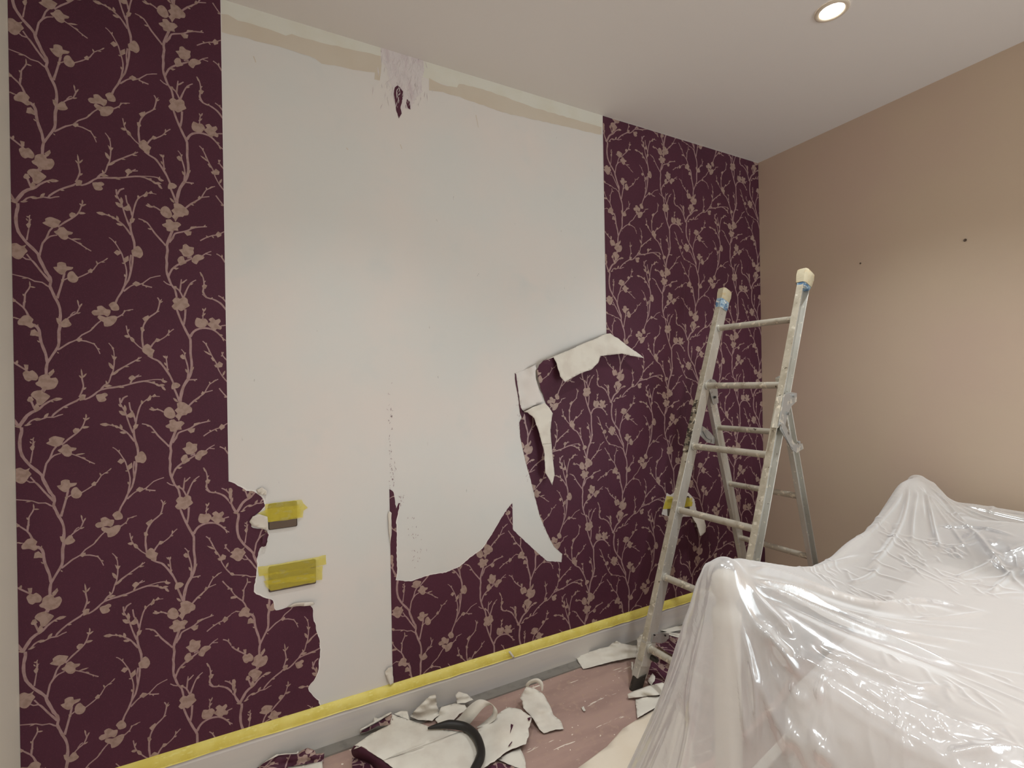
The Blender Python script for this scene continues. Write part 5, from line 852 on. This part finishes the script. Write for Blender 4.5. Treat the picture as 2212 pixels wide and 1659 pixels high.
# looped curl
ribbon('wallpaper_curl', cf(1330, 628, .008, 1390, 580, .03, 1440, 520, .065, 1500, 472, .10, 1545, 464, .11, 1600, 490, .10, 1640, 535, .08, 1632, 590, .05, 1580, 630, .03, 1515, 652, .02), cf(1390, 640, .01, 1450, 630, .03, 1490, 590, .055, 1540, 530, .085, 1575, 505, .092, 1608, 502, .09, 1612, 540, .07, 1600, 570, .045, 1550, 615, .025, 1500, 650, .018), 'looped white wallpaper strip showing plum inside, behind the ragged sheet', PW)
# curled piece on its own further right
ribbon('wallpaper_curl', cf(1830, 400, .05, 1832, 360, .085, 1870, 330, .105, 1915, 325, .105, 1945, 355, .09, 1945, 405, .06), cf(1845, 400, .05, 1850, 372, .075, 1878, 352, .088, 1905, 352, .088, 1928, 375, .078, 1935, 410, .06), 'small rolled end of white paper on the bare boards', PW)
scrap('wallpaper_scrap', cf(1835, 376, .07, 1890, 390, .065, 1942, 422, .05, 1990, 500, .03, 2012, 565, .02, 2060, 600, .012, 2082, 660, .006, 2030, 664, .01, 1950, 688, .006, 1920, 660, .012, 1880, 590, .03, 1812, 520, .035, 1808, 475, .045, 1790, 455, .045), 'white curved scrap lying alone on the brown boards', ctrl=cf(1920, 520, .045))
# plum sheet at the left
scrap('wallpaper_sheet', cf(30, 930, .012, 100, 880, .03, 180, 832, .045, 310, 826, .04, 345, 800, .05, 385, 783, .055, 430, 800, .045, 440, 822, .035, 492, 818, .03, 492, 872, .012, 400, 888, .012, 250, 912, .012, 230, 960, .006, 60, 980, .006), 'plum printed wallpaper sheet at the foot of the skirting, leftmost on the floor', up_m='plum', group=None)
scrap('wallpaper_scrap', cf(250, 918, .014, 400, 892, .014, 482, 872, .016, 482, 940, .006, 470, 990, .004, 240, 990, .004), 'white scrap lying across the leftmost plum sheet')
scrap('wallpaper_scrap', cf(80, 890, .04, 180, 825, .055, 310, 818, .05, 318, 805, .056, 322, 822, .048, 190, 834, .05), 'thin white torn edge along the leftmost plum sheet')
# round the ladder's foot
def cg(*p): return [(1200+p[i]*.217, 1240+p[i+1]*.217, p[i+2]) for i in range(0, len(p), 3)]
scrap('wallpaper_scrap', cg(203, 830, .012, 260, 800, .02, 430, 745, .035, 530, 720, .04, 560, 690, .055, 610, 664, .07, 660, 690, .055, 780, 710, .04, 890, 715, .03, 878, 832, .012, 760, 832, .012, 560, 872, .012, 390, 917, .008, 275, 946, .004), 'long white torn strip lying against the skirting left of the ladder foot')
scrap('wallpaper_scrap', cg(812, 645, .07, 850, 600, .09, 896, 560, .11, 905, 640, .08, 900, 720, .05, 868, 840, .02, 820, 960, .012, 768, 1050, .004, 760, 1000, .006, 785, 900, .012, 815, 770, .035), 'white narrow scrap standing behind the ladder foot')
scrap('wallpaper_scrap', cg(898, 560, .112, 925, 575, .10, 915, 680, .06, 905, 700, .055), 'dark plum sliver behind the ladder foot', up_m='plum', place=[])
scrap('wallpaper_sheet', cg(1000, 700, .02, 1130, 608, .035, 1220, 635, .04, 1320, 662, .035, 1330, 760, .02, 1280, 850, .012, 1130, 790, .012), 'plum printed sheet behind the bottom rung', up_m='plum', group=None)
scrap('wallpaper_scrap', cg(1060, 585, .04, 1110, 575, .05, 1200, 588, .05, 1335, 600, .045, 1330, 662, .03, 1310, 655, .032, 1200, 628, .038, 1130, 605, .038), 'white scrap edging the plum sheet behind the bottom rung')
scrap('wallpaper_scrap', cg(1040, 560, .012, 1200, 520, .012, 1340, 500, .012, 1345, 560, .006, 1250, 560, .008, 1130, 580, .008), 'grey white scrap by the skirting behind the ladder')
scrap('wallpaper_sheet', cg(960, 820, .012, 1060, 810, .02, 1240, 905, .02, 1260, 1000, .012, 1190, 1150, .012, 1100, 1110, .014, 960, 1110, .012, 915, 1040, .012), 'plum printed sheet with blossom in front of the bottom rung', up_m='plum', group=None)
scrap('wallpaper_scrap', cg(965, 985, .02, 990, 1020, .024, 988, 1065, .02, 950, 1108, .016, 918, 1060, .018), 'small white leaf-shaped scrap on the plum sheet by the rubber foot')
scrap('wallpaper_scrap', cg(716, 1195, .02, 800, 1155, .028, 900, 1120, .03, 1062, 1078, .034, 1120, 1105, .028, 1170, 1145, .02, 1150, 1188, .008, 900, 1218, .008, 728, 1238, .008), 'white rolled scrap in front of the rubber ladder foot', ctrl=cg(900, 1165, .032))
scrap('wallpaper_scrap', cg(795, 1245, .006, 900, 1225, .008, 1140, 1192, .008, 1180, 1190, .006, 1130, 1262, .012, 960, 1350, .012, 816, 1435, .010), 'flat white scrap between the ladder foot and the cream cloth')
scrap('wallpaper_scrap', cg(255, 1325, .004, 280, 1315, .008, 300, 1358, .008, 280, 1366, .004), 'tiny white paper flake alone on the boards', grid=.006)
scrap('wallpaper_scrap', cg(752, 872, .01, 775, 875, .012, 772, 1010, .008, 762, 1010, .006), 'thin pale sliver left of the ladder foot', grid=.006)
# the tape's loose end
flap([(1098, 1408, .024), (1102, 1406, .024), (1112, 1420, .028), (1109, 1423, .028)], 'loose_end', 'whitish loose thread of tape', mt, M['white'], M['white'])
